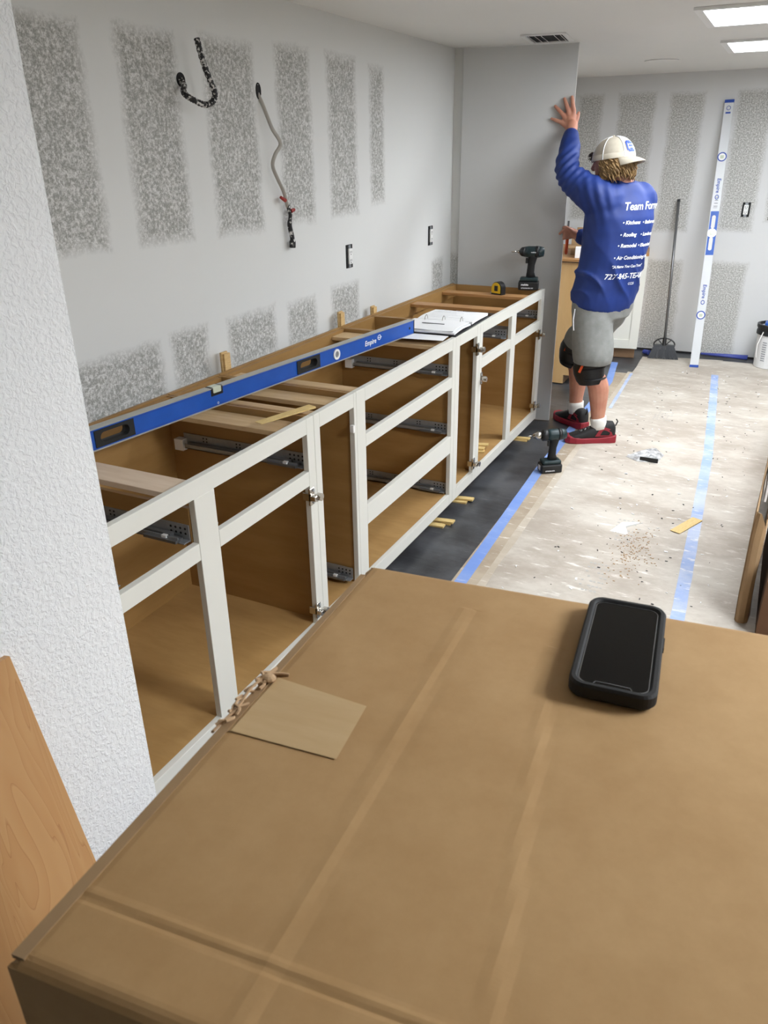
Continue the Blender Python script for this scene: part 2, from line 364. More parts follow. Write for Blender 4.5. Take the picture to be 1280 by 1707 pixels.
# ------------------------------------------------------------------ ceiling vent
t = empty('ceiling_vent', (-.065, 4.615, CEIL), .12, 'white ceiling air vent with dark louvres above the tall panel', 'vent')
m = MB(); a, b, r = .115, .165, .022
m.box(-a, a, -b, -b+r, -.008, -.001).box(-a, a, b-r, b, -.008, -.001).box(-a, -a+r, -b+r, b-r, -.008, -.001).box(a-r, a, -b+r, b-r, -.008, -.001)
m.build('frame', M['white_metal'], t)
MB().box(-a+r, a-r, -b+r, b-r, -.003, -.001).build('backing', M['dark_hole'], t)
for i in range(6):
    x = -a+r+.012+i*(2*(a-r)-.024)/5
    if i == 3: continue
    MB().box(-.007, .007, -b+r, b-r, -.001, .001, Matrix.Translation((x, 0, -.006)) @ Matrix.Rotation(.7, 4, 'Y')).build('slat', M['white_metal'], t)
t = tag(MB().cyl((.285, 6.17, CEIL-.006), (.285, 6.17, CEIL-.0005), .11, 28).build('ceiling_cover_plate', M['ceil']), 'flat round cover plate flush on the ceiling near the back wall', 'cover plate')

# ------------------------------------------------------------------ floor coverings
def sheet(name, pts, z, m, label, cat, th=.0012):
    p = [(x, y, 0) for x, y in pts]
    return tag(MB().prism(p, (0, 0, z), (0, 0, z+th)).build(name, m), label, cat)
def wavy(y0, y1, fx, n=40, amp=.006, seed=0):
    return [(fx(y)+amp*noise.noise((y*3+seed, seed, 0)), y) for y in [y0+(y1-y0)*i/n for i in range(n+1)]]
edge = lambda y: .385-.017*(y-2.7)
sheet('floor_paper', [(.24-.018*(y-2.7), y) for y in (-.5, 6.3)]+[(.6, 6.3), (.6, -.5)], .0002, M['floor_tan'], 'tan floor protection paper strip beside the blue tape line', 'floor paper')
sheet('floor_paper', [(x-.035, y) for x, y in wavy(-.5, 6.35, edge, 40, .008, 5)]+[(.62, 6.35), (.62, -.5)], .0016, M['floor_pale'], 'pale paper strip peeping out along the left edge of the dusty floor paper', 'floor paper')
e1 = wavy(-.5, 6.9, edge, 60, .012, 1)
seam = lambda y: 1.11-.052*(y-2.75)
sheet('floor_paper', e1+[(.66, 6.99), (.95, 7.03)]+[(seam(y)+.02, y) for y in (6.9, 5, 3, -.5)], .0032, M['floor_white'], 'white dusty floor paper covering the walkway between the two blue tape lines', 'floor paper')
sheet('floor_paper', [(seam(y)-.03, y) for y in (-.5, 3, 5, 7.0)]+[(3.6, 7.02), (3.6, -.5)], .0046, M['floor_white'], 'white dusty floor paper to the right of the second blue tape line', 'floor paper')
def tape(pts, w, z, m, label, seed=0):
    L_ = []; R_ = []; pp = []
    for (x0, y0), (x1, y1) in zip(pts, pts[1:]):
        for i in range(12): pp.append((x0+(x1-x0)*i/12, y0+(y1-y0)*i/12))
    pp.append(pts[-1])
    L_ = [(x-w/2+.003*noise.noise((y*8, seed, 0)), y) for x, y in pp]; R_ = [(x+w/2+.003*noise.noise((y*8, seed+4, 0)), y) for x, y in pp]
    sheet('floor_tape', L_+R_[::-1], z, m, label, 'tape', .0008)
tape([(.33, .4), (.279, 2.69), (.231, 3.95), (.209, 6.0), (.13, 6.62)], .052, .0014, M['tape_blue'], 'blue masking tape line along the dark floor in front of the cabinets', 1)
tape([(.357, 5.3), (.335, 6.0), (.325, 6.3)], .022, .0048, M['tape_dusty'], 'thin faded blue tape strip on the floor paper near the back wall', 2)
tape([(1.17, 1.6), (1.129, 2.75), (1.10, 3.58), (1.06, 4.61), (.973, 5.91), (.93, 6.5)], .052, .0062, M['tape_dusty'], 'dusty blue tape over the floor paper seam, on the right', 3)
def stamp(x, y, w_, h_, n, lab):
    mb = MB(); random.seed(int(x*1000))
    for i in range(n):
        for k in range(6):
            if random.random() < .25: continue
            a = x-w_/2+w_*k/6; b = y-h_/2+h_*i/n
            mb.box(a, a+w_/6*random.uniform(.4, .8), b, b+h_/n*.22, .0045, .0049)
    return mb
pm = mat('faint_print', (172, 171, 168), .8)
fp = [o for o in S.objects if o.get('label', '').startswith('white dusty floor paper covering')][0]
for x, y, a, b in ((.82, 3.42, .12, .26), (.78, 2.92, .10, .28), (.72, 5.3, .12, .25), (.95, 5.9, .1, .2)):
    stamp(x, y, a, b, 7, '').build('faint_print', pm, fp, kind='stuff')
# plastic wrapper, paper scraps, crumbs
def crumple(name, outline, z, hgt, m, label, cat, seed):
    bm = bmesh.new(); xs = [p[0] for p in outline]; ys = [p[1] for p in outline]
    cx = sum(xs)/len(xs); cy = sum(ys)/len(ys); ring0 = []
    vs = []; K = 5; n = len(outline)*3
    P = []
    for i in range(len(outline)):
        a = outline[i]; b = outline[(i+1) % len(outline)]
        for k in range(3): P.append((a[0]+(b[0]-a[0])*k/3, a[1]+(b[1]-a[1])*k/3))
    mb = MB(); rings = []
    for k in range(K+1):
        f = 1-k/(K+.3)
        rings.append([(cx+(x-cx)*f, cy+(y-cy)*f, z+(0 if k == 0 else hgt*(.35+.65*abs(noise.noise((x*23+seed, y*23, k*.9)))))) for x, y in P])
    mb.loft(rings, True); return tag(mb.build(name, m), label, cat)
plast = mat('clear_grey_plastic', (214, 214, 214), .15, rgb2=(120, 120, 122), vscale=30)
o = crumple('plastic_wrapper', [(.63, 4.39), (.70, 4.34), (.81, 4.36), (.83, 4.50), (.77, 4.60), (.70, 4.52)], .0062, .03, plast, 'crumpled clear plastic wrapper on the dusty floor behind the drill', 'wrapper', 3)
MB().box(.715, .815, 4.352, 4.36, .0055, .03).build('dark_edge', M['black'], o)
crumple('paper_scrap', [(.745, 3.37), (.83, 3.36), (.80, 3.43), (.87, 3.52), (.78, 3.49)], .0048, .012, M['paper'], 'small crumpled white paper scrap on the floor ahead of the box', 'paper', 8)
def scatter(n, rng, sz, name, m, label, cat):
    mb = MB(); random.seed(5)
    for i in range(n):
        x, y = rng(); a = random.uniform(0, PI); s1 = sz*random.uniform(.4, 1.6); s2 = s1*random.uniform(.2, .6)
        mb.box(-s1, s1, -s2, s2, 0, .0015, Matrix.Translation((x, y, .0061)) @ Matrix.Rotation(a, 4, 'Z'))
    return tag(mb.build(name, m), label, cat, kind='stuff')
scatter(170, lambda: (random.uniform(.5, 1.28), random.uniform(1.8, 6.6)), .0042, 'floor_crumbs', M['ink'], 'dark crumbs scattered over the white floor paper', 'debris')
scatter(110, lambda: (random.uniform(.45, 1.28), random.uniform(2.4, 6.6)), .0065, 'plaster_flakes', M['paper'], 'white plaster flakes scattered over the floor paper', 'debris')
scatter(220, lambda: (random.gauss(.88, .045), random.gauss(3.2, .13)), .003, 'sawdust', M['sawdust'], 'small patch of brown sawdust on the floor paper', 'debris')

# ------------------------------------------------------------------ cabinets
ZT, ZB, FT = .879, .068, .02
HINGE = None; SLIDE = None
def make_slide(parent, y, side, z, x0=-.025, ln=.50):
    """undermount runner fixed to the side at y; side=-1 faces -y"""
    s = side; mb = MB()
    def bx(xa, xb, ya, yb, za, zb, q): q.box(xa, xb, min(y+s*ya, y+s*yb), max(y+s*ya, y+s*yb), za, zb)
    bx(x0-ln, x0, .003, .006, z, z+.048, mb)
    bx(x0-ln+.02, x0, .006, .03, z+.002, z+.005, mb); bx(x0-ln+.02, x0-.02, .027, .030, z+.002, z+.018, mb)
    r = mb.build('drawer_slide', M['steel'], parent)
    q = MB(); bx(x0-ln+.03, x0-.05, .009, .024, z+.010, z+.022, q); bx(x0-.13, x0-.02, .010, .040, z+.004, z+.012, q); q.build('runner', M['pole'], r)
    q = MB(); bx(x0-.072, x0-.056, .014, .034, z+.010, z+.019, q); q.build('release_clip', M['white_plastic'], r)
    q = MB()
    for i in range(4):
        for k in range(2): q.cyl((x0-.012-i*.016, y+s*.0055, z+.022+k*.014), (x0-.012-i*.016, y+s*.0066, z+.022+k*.014), .0035, 8)
    for b_ in (.14, .26, .40):
        for i in range(2):
            for k in range(2): q.cyl((x0-b_-i*.014, y+s*.0055, z+.028+k*.011), (x0-b_-i*.014, y+s*.0066, z+.028+k*.011), .003, 8)
    q.build('holes', M['dark_hole'], r, kind='stuff')
    q = MB(); bx(x0-ln-.025, x0-ln+.012, .002, .03, z-.01, z+.03, q); q.build('rear_socket', M['white_plastic'], r)
    return r
def make_hinge(parent, y, z, d):
    """clip hinge on a stile edge at y, arm pointing to direction d (+1/-1 along y)"""
    mb = MB(); mb.box(-.028, .006, min(y, y+d*.006), max(y, y+d*.006), z-.014, z+.014).box(-.004, .004, min(y-d*.02, y+d*.006), max(y-d*.02, y+d*.006), z-.03, z+.03)
    h = mb.build('hinge', M['chrome'], parent, bevel=.0015, seg=1)
    q = MB(); q.box(.004, .026, min(y-d*.012, y+d*.012), max(y-d*.012, y+d*.012), z-.009, z+.009); q.build('hinge_arm', M['chrome'], h, bevel=.002, seg=1)
    q = MB(); q.cyl((.020, y-d*.004, z-.012), (.020, y-d*.004, z+.012), .006, 10); q.cyl((.018, y-d*.016, z), (.034, y-d*.016, z), .013, 14); q.build('hinge_cup', M['chrome'], h)
    q = MB(); q.cyl((.0035, y-d*.012, z+.021), (.0065, y-d*.012, z+.021), .005, 8).cyl((.0035, y-d*.012, z-.021), (.0065, y-d*.012, z-.021), .005, 8); q.build('screws', M['steel'], h, kind='stuff')
    return h
def cabinet(y0, y1, label, stiles, rails, slides=(), hinges=(), strips=(), backh=ZT, shell=True):
    """stiles: (ya, yb, z0, z1), rails: (ya, yb, z0, z1); local origin at (0,y0,0)"""
    t = empty('base_cabinet', (0, y0, 0), 0, label, 'cabinet', 'base cabinets of the long run'); W = y1-y0; Y = lambda y: y-y0
    for a, b, z0, z1 in stiles: MB().box(-FT, 0, Y(a)+.0008, Y(b)-.0008, z0, z1).build('stile', M['frame'], t, bevel=.0012, seg=1)
    for a, b, z0, z1 in rails: MB().box(-FT, -.0003, Y(a), Y(b), z0, z1).build('rail', M['frame'], t, bevel=.0008, seg=1)
    for k in (.002, W-.014): MB().box(-.585, -FT, k, k+.012, .07, ZT-.004).build('side_panel', M['ply'], t)
    MB().box(-.600, -.585, .002, W-.002, .07, backh-.001).build('back_panel', M['ply'], t)
    MB().box(-.585, -FT, .014, W-.014, .108, .121).build('bottom_panel', M['plyfloor'], t)
    MB().box(-.092, -.078, .002, W-.002, .003, .07).build('toe_kick', M['kick'], t)
    MB().box(-.585, -.567, .014, W-.014, ZT-.075, ZT-.006).build('back_rail', M['ply'], t)
    for a, b, zz, mk in strips: MB().box(-.566, -FT-.001, Y(a), Y(b), zz-.016, zz).build('stretcher', M[mk], t, bevel=.001, seg=1)
    for y, s, z in slides: make_slide(t, Y(y), s, z)
    for y, z, d in hinges: make_hinge(t, Y(y), z, d)
    return t
# sink-width cabinet nearest the camera
def two_door(y0, m0, m1, y1, sw0, sw1, label, slides, hinges, strips):
    a, b = y0+sw0, y1-sw1
    return cabinet(y0, y1, label, [(y0, a, ZB, ZT), (m0, m1, .122, .828), (b, y1, ZB, ZT)],
        [(a, b, .828, ZT), (a, b, ZB, .122), (a, m0, .652, .702), (m1, b, .652, .702)], slides, hinges, strips)
A = two_door(1.060, 1.397, 1.482, 1.996, .042, .044, 'cream-framed base cabinet nearest the camera, with broad centre stile, beside the textured wall',
    [(1.397, -1, .704), (1.482, 1, .704), (1.982, -1, .704), (1.105, 1, .704)], [(1.952, .612, -1), (1.952, .175, -1)],
    [(1.335, 1.425, .866, 'stripgray'), (1.868, 1.972, .856, 'strip')])
MB().box(-.36, -.022, .335, .349, .70, .80).build('slide_block', M['ply'], A)
B = cabinet(1.996, 2.283, 'narrow cream-framed pull-out base cabinet with a tall open slot, second from the camera', [(1.996, 2.033, ZB, ZT), (2.264, 2.283, ZB, ZT)],
    [(2.033, 2.264, .828, ZT), (2.033, 2.264, ZB, .122)], [(2.266, -1, .135)], [], [(2.012, 2.07, .866, 'strip'), (2.17, 2.262, .856, 'strip')])
MB().box(-.012, .004, 2.250-1.996, 2.2635-1.996, .738, .765).build('latch_clip', M['white_plastic'], B, bevel=.002)
C = cabinet(2.283, 3.234, 'wide cream-framed cabinet with three open drawer bays, middle of the run', [(2.283, 2.350, ZB, ZT), (3.196, 3.234, ZB, ZT)],
    [(2.350, 3.196, .828, ZT), (2.350, 3.196, ZB, .122), (2.350, 3.196, .655, .704), (2.350, 3.196, .338, .422)],
    [(3.218, -1, .706), (3.218, -1, .428), (3.218, -1, .126), (2.300, 1, .706), (2.300, 1, .428), (2.300, 1, .126)], [], [(2.300, 2.39, .862, 'strip'), (3.10, 3.215, .86, 'strip')])
D = cabinet(3.234, 3.556, 'narrow cream-framed open base cabinet with hinges, between the drawer bays and far cabinet', [(3.234, 3.286, ZB, ZT), (3.516, 3.556, ZB, ZT)],
    [(3.286, 3.516, .828, ZT), (3.286, 3.516, ZB, .122)], [], [(3.516, .762, -1), (3.516, .168, -1)], [(3.25, 3.30, .86, 'strip')])
Ecab = two_door(3.556, 4.058, 4.140, 4.690, .040, .062, 'cream-framed two-door base cabinet at the far end, against the tall white panel',
    [(4.058, -1, .704), (4.140, 1, .704), (4.676, -1, .704), (3.572, 1, .704)], [(3.5965, .602, 1), (4.628, .615, -1), (4.628, .165, -1)],
    [(3.98, 4.07, .866, 'wood_top'), (4.44, 4.53, .862, 'wood_top')])

# ------------------------------------------------------------------ things on the cabinets
def shim(pts, label=None, group=None, m='shim', loc=(0, 0, 0), rot=(0, 0, 0), ln=.2, wd=.035, th=.008):
    t = tag(MB().add([(-ln/2, -wd/2, 0), (ln/2, -wd/2, 0), (ln/2, wd/2, 0), (-ln/2, wd/2, 0), (-ln/2, -wd/2, .0015), (ln/2, -wd/2, th), (ln/2, wd/2, th), (-ln/2, wd/2, .0015)],
        ((3, 2, 1, 0), (4, 5, 6, 7), (0, 1, 5, 4), (1, 2, 6, 5), (2, 3, 7, 6), (3, 0, 4, 7))).build('wood_shim', M[m]), label, 'shim', group)
    t.location = loc; t.rotation_euler = rot; return t
G = 'pine shims'
for y, z1, lab in ((2.36, .945, 'behind the blue level, the pair nearest the camera'), (3.275, .942, 'behind the lettering end of the blue level'), (3.62, .912, 'at the wall just past the tip of the blue level')):
    t = empty('wood_shim', (-.612, y, z1), 0, 'upright pair of pine shims '+lab, 'shim', G)
    MB().box(-.0095, -.001, -.020, .018, -.22, 0).build('shim_half', M['shim'], t)
    MB().box(.000, .008, -.014, .022, -.22, -.006).build('shim_half', M['shim'], t)
shim(0, 'single pine shim lying across the near cabinets in front of the blue level', G, 'shimy', (-.075, 1.955, .882), (0, 0, 1.26), .22, .034, .006)
def stack(x, y, a, labs):
    for i, (dx, dy, dz, l) in enumerate(labs): shim(0, l, G, 'shimy', (x+dx, y+dy, .0005+dz), (0, 0, a), .17, .034, .009)
stack(-.045, 3.10, .05, [(-.02, -.015, 0, 'bottom shim of the nearer stack under the middle cabinet, on the dark floor'), (.0, .028, 0, 'shim beside the nearer stack under the middle cabinet toe kick'), (.012, .03, .0095, 'top shim of the nearer stack sticking out below the middle cabinet')])
stack(-.065, 3.40, .08, [(.0, -.01, 0, 'bottom shim of the pair below the narrow hinged cabinet'), (.025, .016, .0095, 'top shim of the pair below the narrow hinged cabinet')])
stack(-.055, 4.42, .02, [(.0, 0, 0, 'lower shim poking out under the far cabinet near the tall panel'), (.012, .01, .0095, 'upper shim poking out under the far cabinet near the tall panel')])
for i, (x, y, z, a, l) in enumerate(((-.14, 3.80, .1220, .25, 'lowest shim of the pile inside the far cabinet'), (-.15, 3.83, .1320, .1, 'middle shim of the pile inside the far cabinet'), (-.14, 3.86, .1420, .2, 'top shim of the pile inside the far cabinet'))):
    shim(0, l, G, 'shimy', (x, y, z), (0, 0, a), .2, .034, .009)
shim(0, 'pine shim lying on the blue-taped floor paper to the right', G, 'shimy', (1.062, 3.57, .0072), (0, 0, 1.16), .2, .05, .006)

# blue box level
L0 = Vector((-.412, 1.37, 0)); L1 = Vector((-.214, 3.215, 0)); ldir = (L1-L0).normalized(); LL = (L1-L0).length
t = empty('spirit_level', (L0.x, L0.y, .8795), math.atan2(ldir.y, ldir.x), 'long blue box level lying along the tops of the cabinets', 'level')
hh = .066; tw = .013
def level_body(LL, hh, tw, holes):
    """web with rounded slots cut by building strips around them"""
    mb = MB(); x = 0
    for a, b in holes:
        mb.box(x, a, -tw, tw, .004, hh-.004); mb.box(a, b, -tw, tw, .004, .016); mb.box(a, b, -tw, tw, hh-.016, hh-.004); x = b
    mb.box(x, LL, -tw, tw, .004, hh-.004); return mb
H = [(.10, .23), (1.01, 1.14)]
level_body(LL, hh, tw, H).build('body', M['blue'], t)
MB().box(0, LL, -tw-.0015, tw+.0015, 0, .004).box(0, LL, -tw-.0015, tw+.0015, hh-.004, hh).build('edge_rail', M['blue_edge'], t, kind='stuff')
MB().box(0, LL, -tw-.001, -tw, .008, .010).box(0, LL, -tw-.001, -tw, hh-.010, hh-.008).build('groove', M['printblue'], t)
for a, b in H:
    mb = MB(); n = 20; e = .0025
    def stad(cx, hw, r, y): return [(cx+(hw if math.cos(q) > 0 else -hw)+r*math.cos(q), y, hh/2+r*math.sin(q)) for q in [2*PI*(i+.5)/n for i in range(n)]]
    cx = (a+b)/2
    def rect(y):
        out = []
        for i in range(n):
            q = 2*PI*(i+.5)/n; X = math.cos(q); Zq = math.sin(q); k = max(abs(X), abs(Zq)); out.append((cx+X/k*(b-a)/2*1.08, y, hh/2+Zq/k*(hh/2-.008)))
        return out
    mb.loft([rect(-tw-e), stad(cx, .036, .0155, -tw-e), stad(cx, .036, .0135, 0), stad(cx, .036, .0155, tw+e), rect(tw+e), rect(-tw-e)], cap=False)
    mb.build('hand_grip', M['rubber'], t)
mb = MB(); x = .585
mb.box(x-.028, x+.028, -tw-.002, tw+.002, hh-.028, hh+.001).build('vial_holder', M['black'], t, bevel=.003)
MB().box(x-.020, x+.020, -tw-.003, tw+.003, hh-.020, hh+.0018).build('vial', M['glass_vial'], t, bevel=.004)
mb = MB(); x = 1.255
mb.loft([[(x+r*math.cos(2*PI*i/24), yy, hh/2+r*math.sin(2*PI*i/24)) for i in range(24)] for r, yy in ((.021, -tw), (.021, -tw-.004), (.0125, -tw-.004), (.0115, -tw+.004), (.0115, tw), (.021, tw+.003), (.021, -tw))], cap=False)
mb.build('vial_ring', M['white_plastic'], t, smooth=False)
MB().cyl((x, -tw-.001, hh/2), (x, tw+.001, hh/2), .0118, 18).build('vial', M['steel'], t)
mb = MB(); put_text(mb, 'Empire', .030, (1.50, -tw-.0002, hh/2-.010), (1, 0, 0), (0, 0, 1), shear=.1, bold=.0006); mb.build('lettering', M['print'], t, kind='stuff')
mb = MB(); mb.loft([[(1.567+r*1.25*math.cos(2*PI*i/20), -tw-.0012, hh/2+.008+r*math.sin(2*PI*i/20)) for i in range(20)] for r in (.011, .008)], cap=False).box(1.556, 1.585, -tw-.0013, -tw-.001, hh/2+.006, hh/2+.009).build('emblem', M['print'], t, kind='stuff')
mb = MB(); mb.loft([[(.585+r*math.cos(2*PI*i/14), -tw-.0012, .012+r*math.sin(2*PI*i/14)) for i in range(14)] for r in (.004, .0025)], cap=False); mb.build('small_mark', M['print'], t, kind='stuff')
MB().cyl((LL-.035, -tw-.001, hh/2), (LL-.035, -tw+.001, hh/2), .006, 12).build('hang_hole', M['dark_hole'], t)
MB().box(LL, LL+.006, -tw-.001, tw+.001, .001, hh-.001).build('end_cap', M['black'], t)

# open ring binder with drawings
t = empty('ring_binder', (-.158, 3.47, .8795), .03, 'open black ring binder of printed plans lying across the cabinet tops', 'binder')
MB().box(-.15, .15, -.245, .265, 0, .004).build('cover', M['black'], t)
def pages(y0, y1, z, n, dx, dz, m='paper', seed=0):
    mb = MB(); g = []
    for i in range(9):
        x = -.14+.28*i/8
        for j in range(7):
            y = y0+(y1-y0)*j/6; g.append((x+dx, y, z+dz*math.sin(PI*j/6)+.004*noise.noise((x*9+seed, y*9, seed))))
    k = len(g); g += [(a, b, c-n) for a, b, c in g]
    f = [(i*7+j, (i+1)*7+j, (i+1)*7+j+1, i*7+j+1) for i in range(8) for j in range(6)]
    f2 = [tuple(q+k for q in r[::-1]) for r in f]
    bd = [i*7 for i in range(9)]+[56+j for j in range(1, 7)]+[i*7+6 for i in range(7, -1, -1)]+[j for j in range(5, 0, -1)]
    f3 = [(bd[i], bd[(i+1) % len(bd)], bd[(i+1) % len(bd)]+k, bd[i]+k) for i in range(len(bd))]
    mb.add(g, f+f2+f3); return mb.build('page_stack', M[m], t)
pages(-.235, -.01, .014, .007, 0, .004, seed=1); pages(.01, .255, .018, .012, 0, .006, seed=2); pages(-.225, .0, .020, .003, -.01, .006, seed=4)
MB().box(-.11, .11, -.012, .012, .004, .010).build('ring_spine', M['steel'], t)
for x in (-.09, 0, .09):
    MB().tube([(x, .02*math.cos(q), .014+.026*math.sin(q)) for q in [PI*i/10 for i in range(-1, 12)]], .0016, 6).build('ring', M['chrome'], t)
mb = MB(); random.seed(2)
for i in range(9):
    a = -.11+.01*random.random()
    mb.box(a, a+random.uniform(.1, .2), .04+i*.022, .041+i*.022, .0302-.001*abs(i-4), .0304-.001*abs(i-4))
mb.build('printed_lines', M['pencil'], t, kind='stuff')
MB().box(-.06, .05, -.130, -.122, .0275, .029).build('black_bar', M['ink'], t)
t2 = tag(MB().box(-.14, .14, -.10, .10, 0, .001).build('paper_sheet', M['paper']), 'loose printed sheet sticking out under the near edge of the binder', 'paper'); t2.location = (-.175, 3.215, .8805); t2.rotation_euler = (0, 0, .12)
# tape measure
t = empty('tape_measure', (-.225, 4.485, .8625), -.35, 'black and yellow tape measure standing on the far cabinet beside the driver', 'tape measure')
def dprof(r, sx): return [(sx*r*math.cos(q) if math.sin(q) > -.2 else sx*r*1.0*(1 if math.cos(q) > 0 else -1), max(r*math.sin(q), -r*.92)) for q in [2*PI*i/28 for i in range(28)]]
P_ = dprof(.038, 1)
MB().prism([(x, 0, z+.036) for x, z in P_], (0, -.019, 0), (0, .019, 0)).build('case', M['black'], t, bevel=.004)
MB().prism([(x*.82-.003, 0, z*.82+.038) for x, z in P_], (0, -.0225, 0), (0, -.0185, 0)).build('face_plate', M['yellow'], t, bevel=.002)
MB().box(-.012, .012, -.0245, -.022, .022, .052).build('sticker', M['black'], t)
MB().box(-.050, -.034, -.012, .012, .003, .012).build('tape_hook', M['steel'], t)

# cordless drills
def drill(loc, rz, label, chuck, lying=False, kind='driver'):
    t = empty('cordless_drill', loc, rz, label, 'drill')
    # local: nose points +x, base at z=0
    b = MB().box(-.062, .058, -.038, .038, 0, .050); b.build('battery', M['black'], t, bevel=.008)
    MB().box(-.056, .050, -.034, .034, .050, .072).build('foot', M['darkteal'], t, bevel=.008)
    MB().loft([[(cx+hx*math.cos(q), hy*math.sin(q), z) for q in [2*PI*i/16 for i in range(16)]] for cx, hx, hy, z in ((-.012, .030, .024, .068), (-.008, .022, .019, .10), (-.010, .021, .018, .14), (-.016, .026, .021, .18), (-.012, .036, .026, .20))]).build('grip', M['rubber'], t, smooth=True)
    MB().box(.010, .024, -.007, .007, .150, .180).build('trigger', M['black'], t, bevel=.003)
    zz = .215; n = 20
    def ring(x, r, sz=1.0): return [(x, r*math.cos(2*PI*i/n), zz+sz*r*math.sin(2*PI*i/n)) for i in range(n)]
    MB().loft([ring(-.082, .012), ring(-.078, .026), ring(-.055, .032), ring(.01, .032), ring(.03, .029)]).build('motor_body', M['darkteal'], t, smooth=True)
    MB().loft([ring(-.05, .0330), ring(-.03, .0330)]).build('rear_band', M['black'], t, smooth=True)
    if chuck:
        MB().loft([ring(.028, .030), ring(.036, .032), ring(.055, .032), ring(.060, .026)]).build('clutch_collar', M['black'], t, smooth=True)
        MB().loft([ring(.059, .021), ring(.085, .022), ring(.10, .015), ring(.108, .010)]).build('chuck', M['chrome'], t, smooth=True)
        MB().loft([ring(.107, .0035), ring(.135, .0035), ring(.14, .001)]).build('drill_bit', M['chrome'], t, smooth=True)
    else:
        MB().loft([ring(.028, .029), ring(.05, .025), ring(.062, .014)]).build('nose_cone', M['black'], t, smooth=True)
        MB().loft([ring(.060, .009), ring(.074, .008)]).build('chuck', M['chrome'], t, smooth=True)
        MB().loft([ring(.072, .004), ring(.105, .004), ring(.11, .002)]).build('drill_bit', M['chrome'], t, smooth=True)
    return t
t = drill((-.085, 4.618, .8795), PI+.25, 'dark teal cordless impact driver standing on the far cabinet by the tall panel', False)
mb = MB(); put_text(mb, 'makita', .016, (.02, .0382, .028), (-1, 0, 0), (0, 0, 1), bold=.0006, shear=.15); put_text(mb, 'LITHIUM-ION 18V', .009, (.005, .0382, .010), (-1, 0, 0), (0, 0, 1), bold=.0003); mb.build('lettering', M['print'], t, kind='stuff')
mb = MB(); put_text(mb, 'makita', .011, (-.02, .0325, .212), (-1, 0, 0), (0, 0, 1)); mb.build('lettering', M['print'], t, kind='stuff')
t = drill((.285, 3.99, .0032), PI+.62, 'dark teal cordless drill with chrome chuck standing on the floor by the blue tape', True)
mb = MB(); put_text(mb, 'LITHIUM-ION', .009, (.01, .0382, .012), (-1, 0, 0), (0, 0, 1), bold=.0004); mb.build('lettering', M['print'], t, kind='stuff')
MB().box(.0575, .0595, -.016, .012, .012, .040).build('white_label', M['paper'], t)

# ------------------------------------------------------------------ tall end panel
pa = Vector((-.592, 4.742, 0)); ang = math.atan2(.100, .633); PU = Vector((math.cos(ang), math.sin(ang), 0)); PN = Vector((math.sin(ang), -math.cos(ang), 0))
t = empty('end_panel', (-.590, 4.762, .0), ang, 'tall white end panel standing upright against the far cabinet, held by the worker', 'panel')
MB().box(0, .640, 0, .018, .004, 2.164).build('panel_board', M['panel'], t)
MB().box(.6405, .642, -.0005, .0185, .004, 2.164).build('edge_band', M['white_plastic'], t)

# ------------------------------------------------------------------ wiring and outlets
t = empty('flexible_conduit', (-.655, 2.335, 1.845), 0, 'paint-flecked black flexible conduit hooked out of the drywall, upper left', 'conduit')
o = Vector((-.655, 2.335, 1.845))
pts = []
ctrl = [(-.665, 2.325, 1.868), (-.64, 2.322, 1.845), (-.61, 2.283, 1.817), (-.58, 2.290, 1.796), (-.56, 2.325, 1.783), (-.55, 2.356, 1.796), (-.55, 2.366, 1.824), (-.56, 2.339, 1.896), (-.58, 2.339, 1.974)]
def spline(c, n=8):
    c = [Vector(p) for p in c]; out = []
    for i in range(len(c)-1):
        p0 = c[max(i-1, 0)]; p1 = c[i]; p2 = c[i+1]; p3 = c[min(i+2, len(c)-1)]
        for k in range(n):
            u = k/n; out.append(.5*((2*p1)+(p2-p0)*u+(2*p0-5*p1+4*p2-p3)*u*u+(3*p1-p0-3*p2+p3)*u**3))
    return out+[c[-1]]
sp = spline(ctrl, 14); rr = [.0095+.0012*math.sin(i*2.1) for i in range(len(sp))]
MB().tube(sp, rr, 12).build('conduit_tube', M['conduit'], t, org=o, smooth=True)
MB().cyl((-.656, 2.328, 1.86), (-.6535, 2.328, 1.86), .022, 16).build('wall_hole', M['dark_hole'], t, org=o)
t = empty('hanging_cable', (-.655, 2.775, 1.85), 0, 'grey electrical cable hanging from a hole in the drywall with black wire ends', 'cable'); o = Vector((-.655, 2.775, 1.85))
sp = spline([(-.66, 2.775, 1.845), (-.645, 2.780, 1.81), (-.630, 2.790, 1.76), (-.625, 2.81, 1.72), (-.615, 2.845, 1.67), (-.62, 2.81, 1.63), (-.625, 2.795, 1.59), (-.625, 2.825, 1.54), (-.63, 2.87, 1.49), (-.635, 2.90, 1.43)], 6)
MB().tube(sp, .0075, 8, flat=.6).build('cable_sheath', M['cable'], t, org=o, smooth=True)
MB().tube(spline([(-.635, 2.90, 1.44), (-.632, 2.912, 1.40), (-.636, 2.908, 1.36), (-.633, 2.918, 1.31), (-.636, 2.92, 1.27)], 6), [.008]*10+[.010]*10+[.014]*5, 8).build('black_wire', M['wireblack'], t, org=o, smooth=True)
MB().cyl((-.628, 2.875, 1.458), (-.63, 2.845, 1.472), .008, 10, .006).build('wire_nut', M['wirered'], t, org=o)
MB().cyl((-.628, 2.91, 1.415), (-.625, 2.935, 1.42), .009, 10, .006).build('wire_nut', M['wirered'], t, org=o)
MB().tube([(-.6545, 2.775+.014*math.cos(q), 1.85+.026*math.sin(q)) for q in [2*PI*i/16 for i in range(17)]], .003, 6, cap=False).box(-.656, -.6538, 2.763, 2.787, 1.83, 1.87).build('wall_hole', M['dark_hole'], t, org=o)
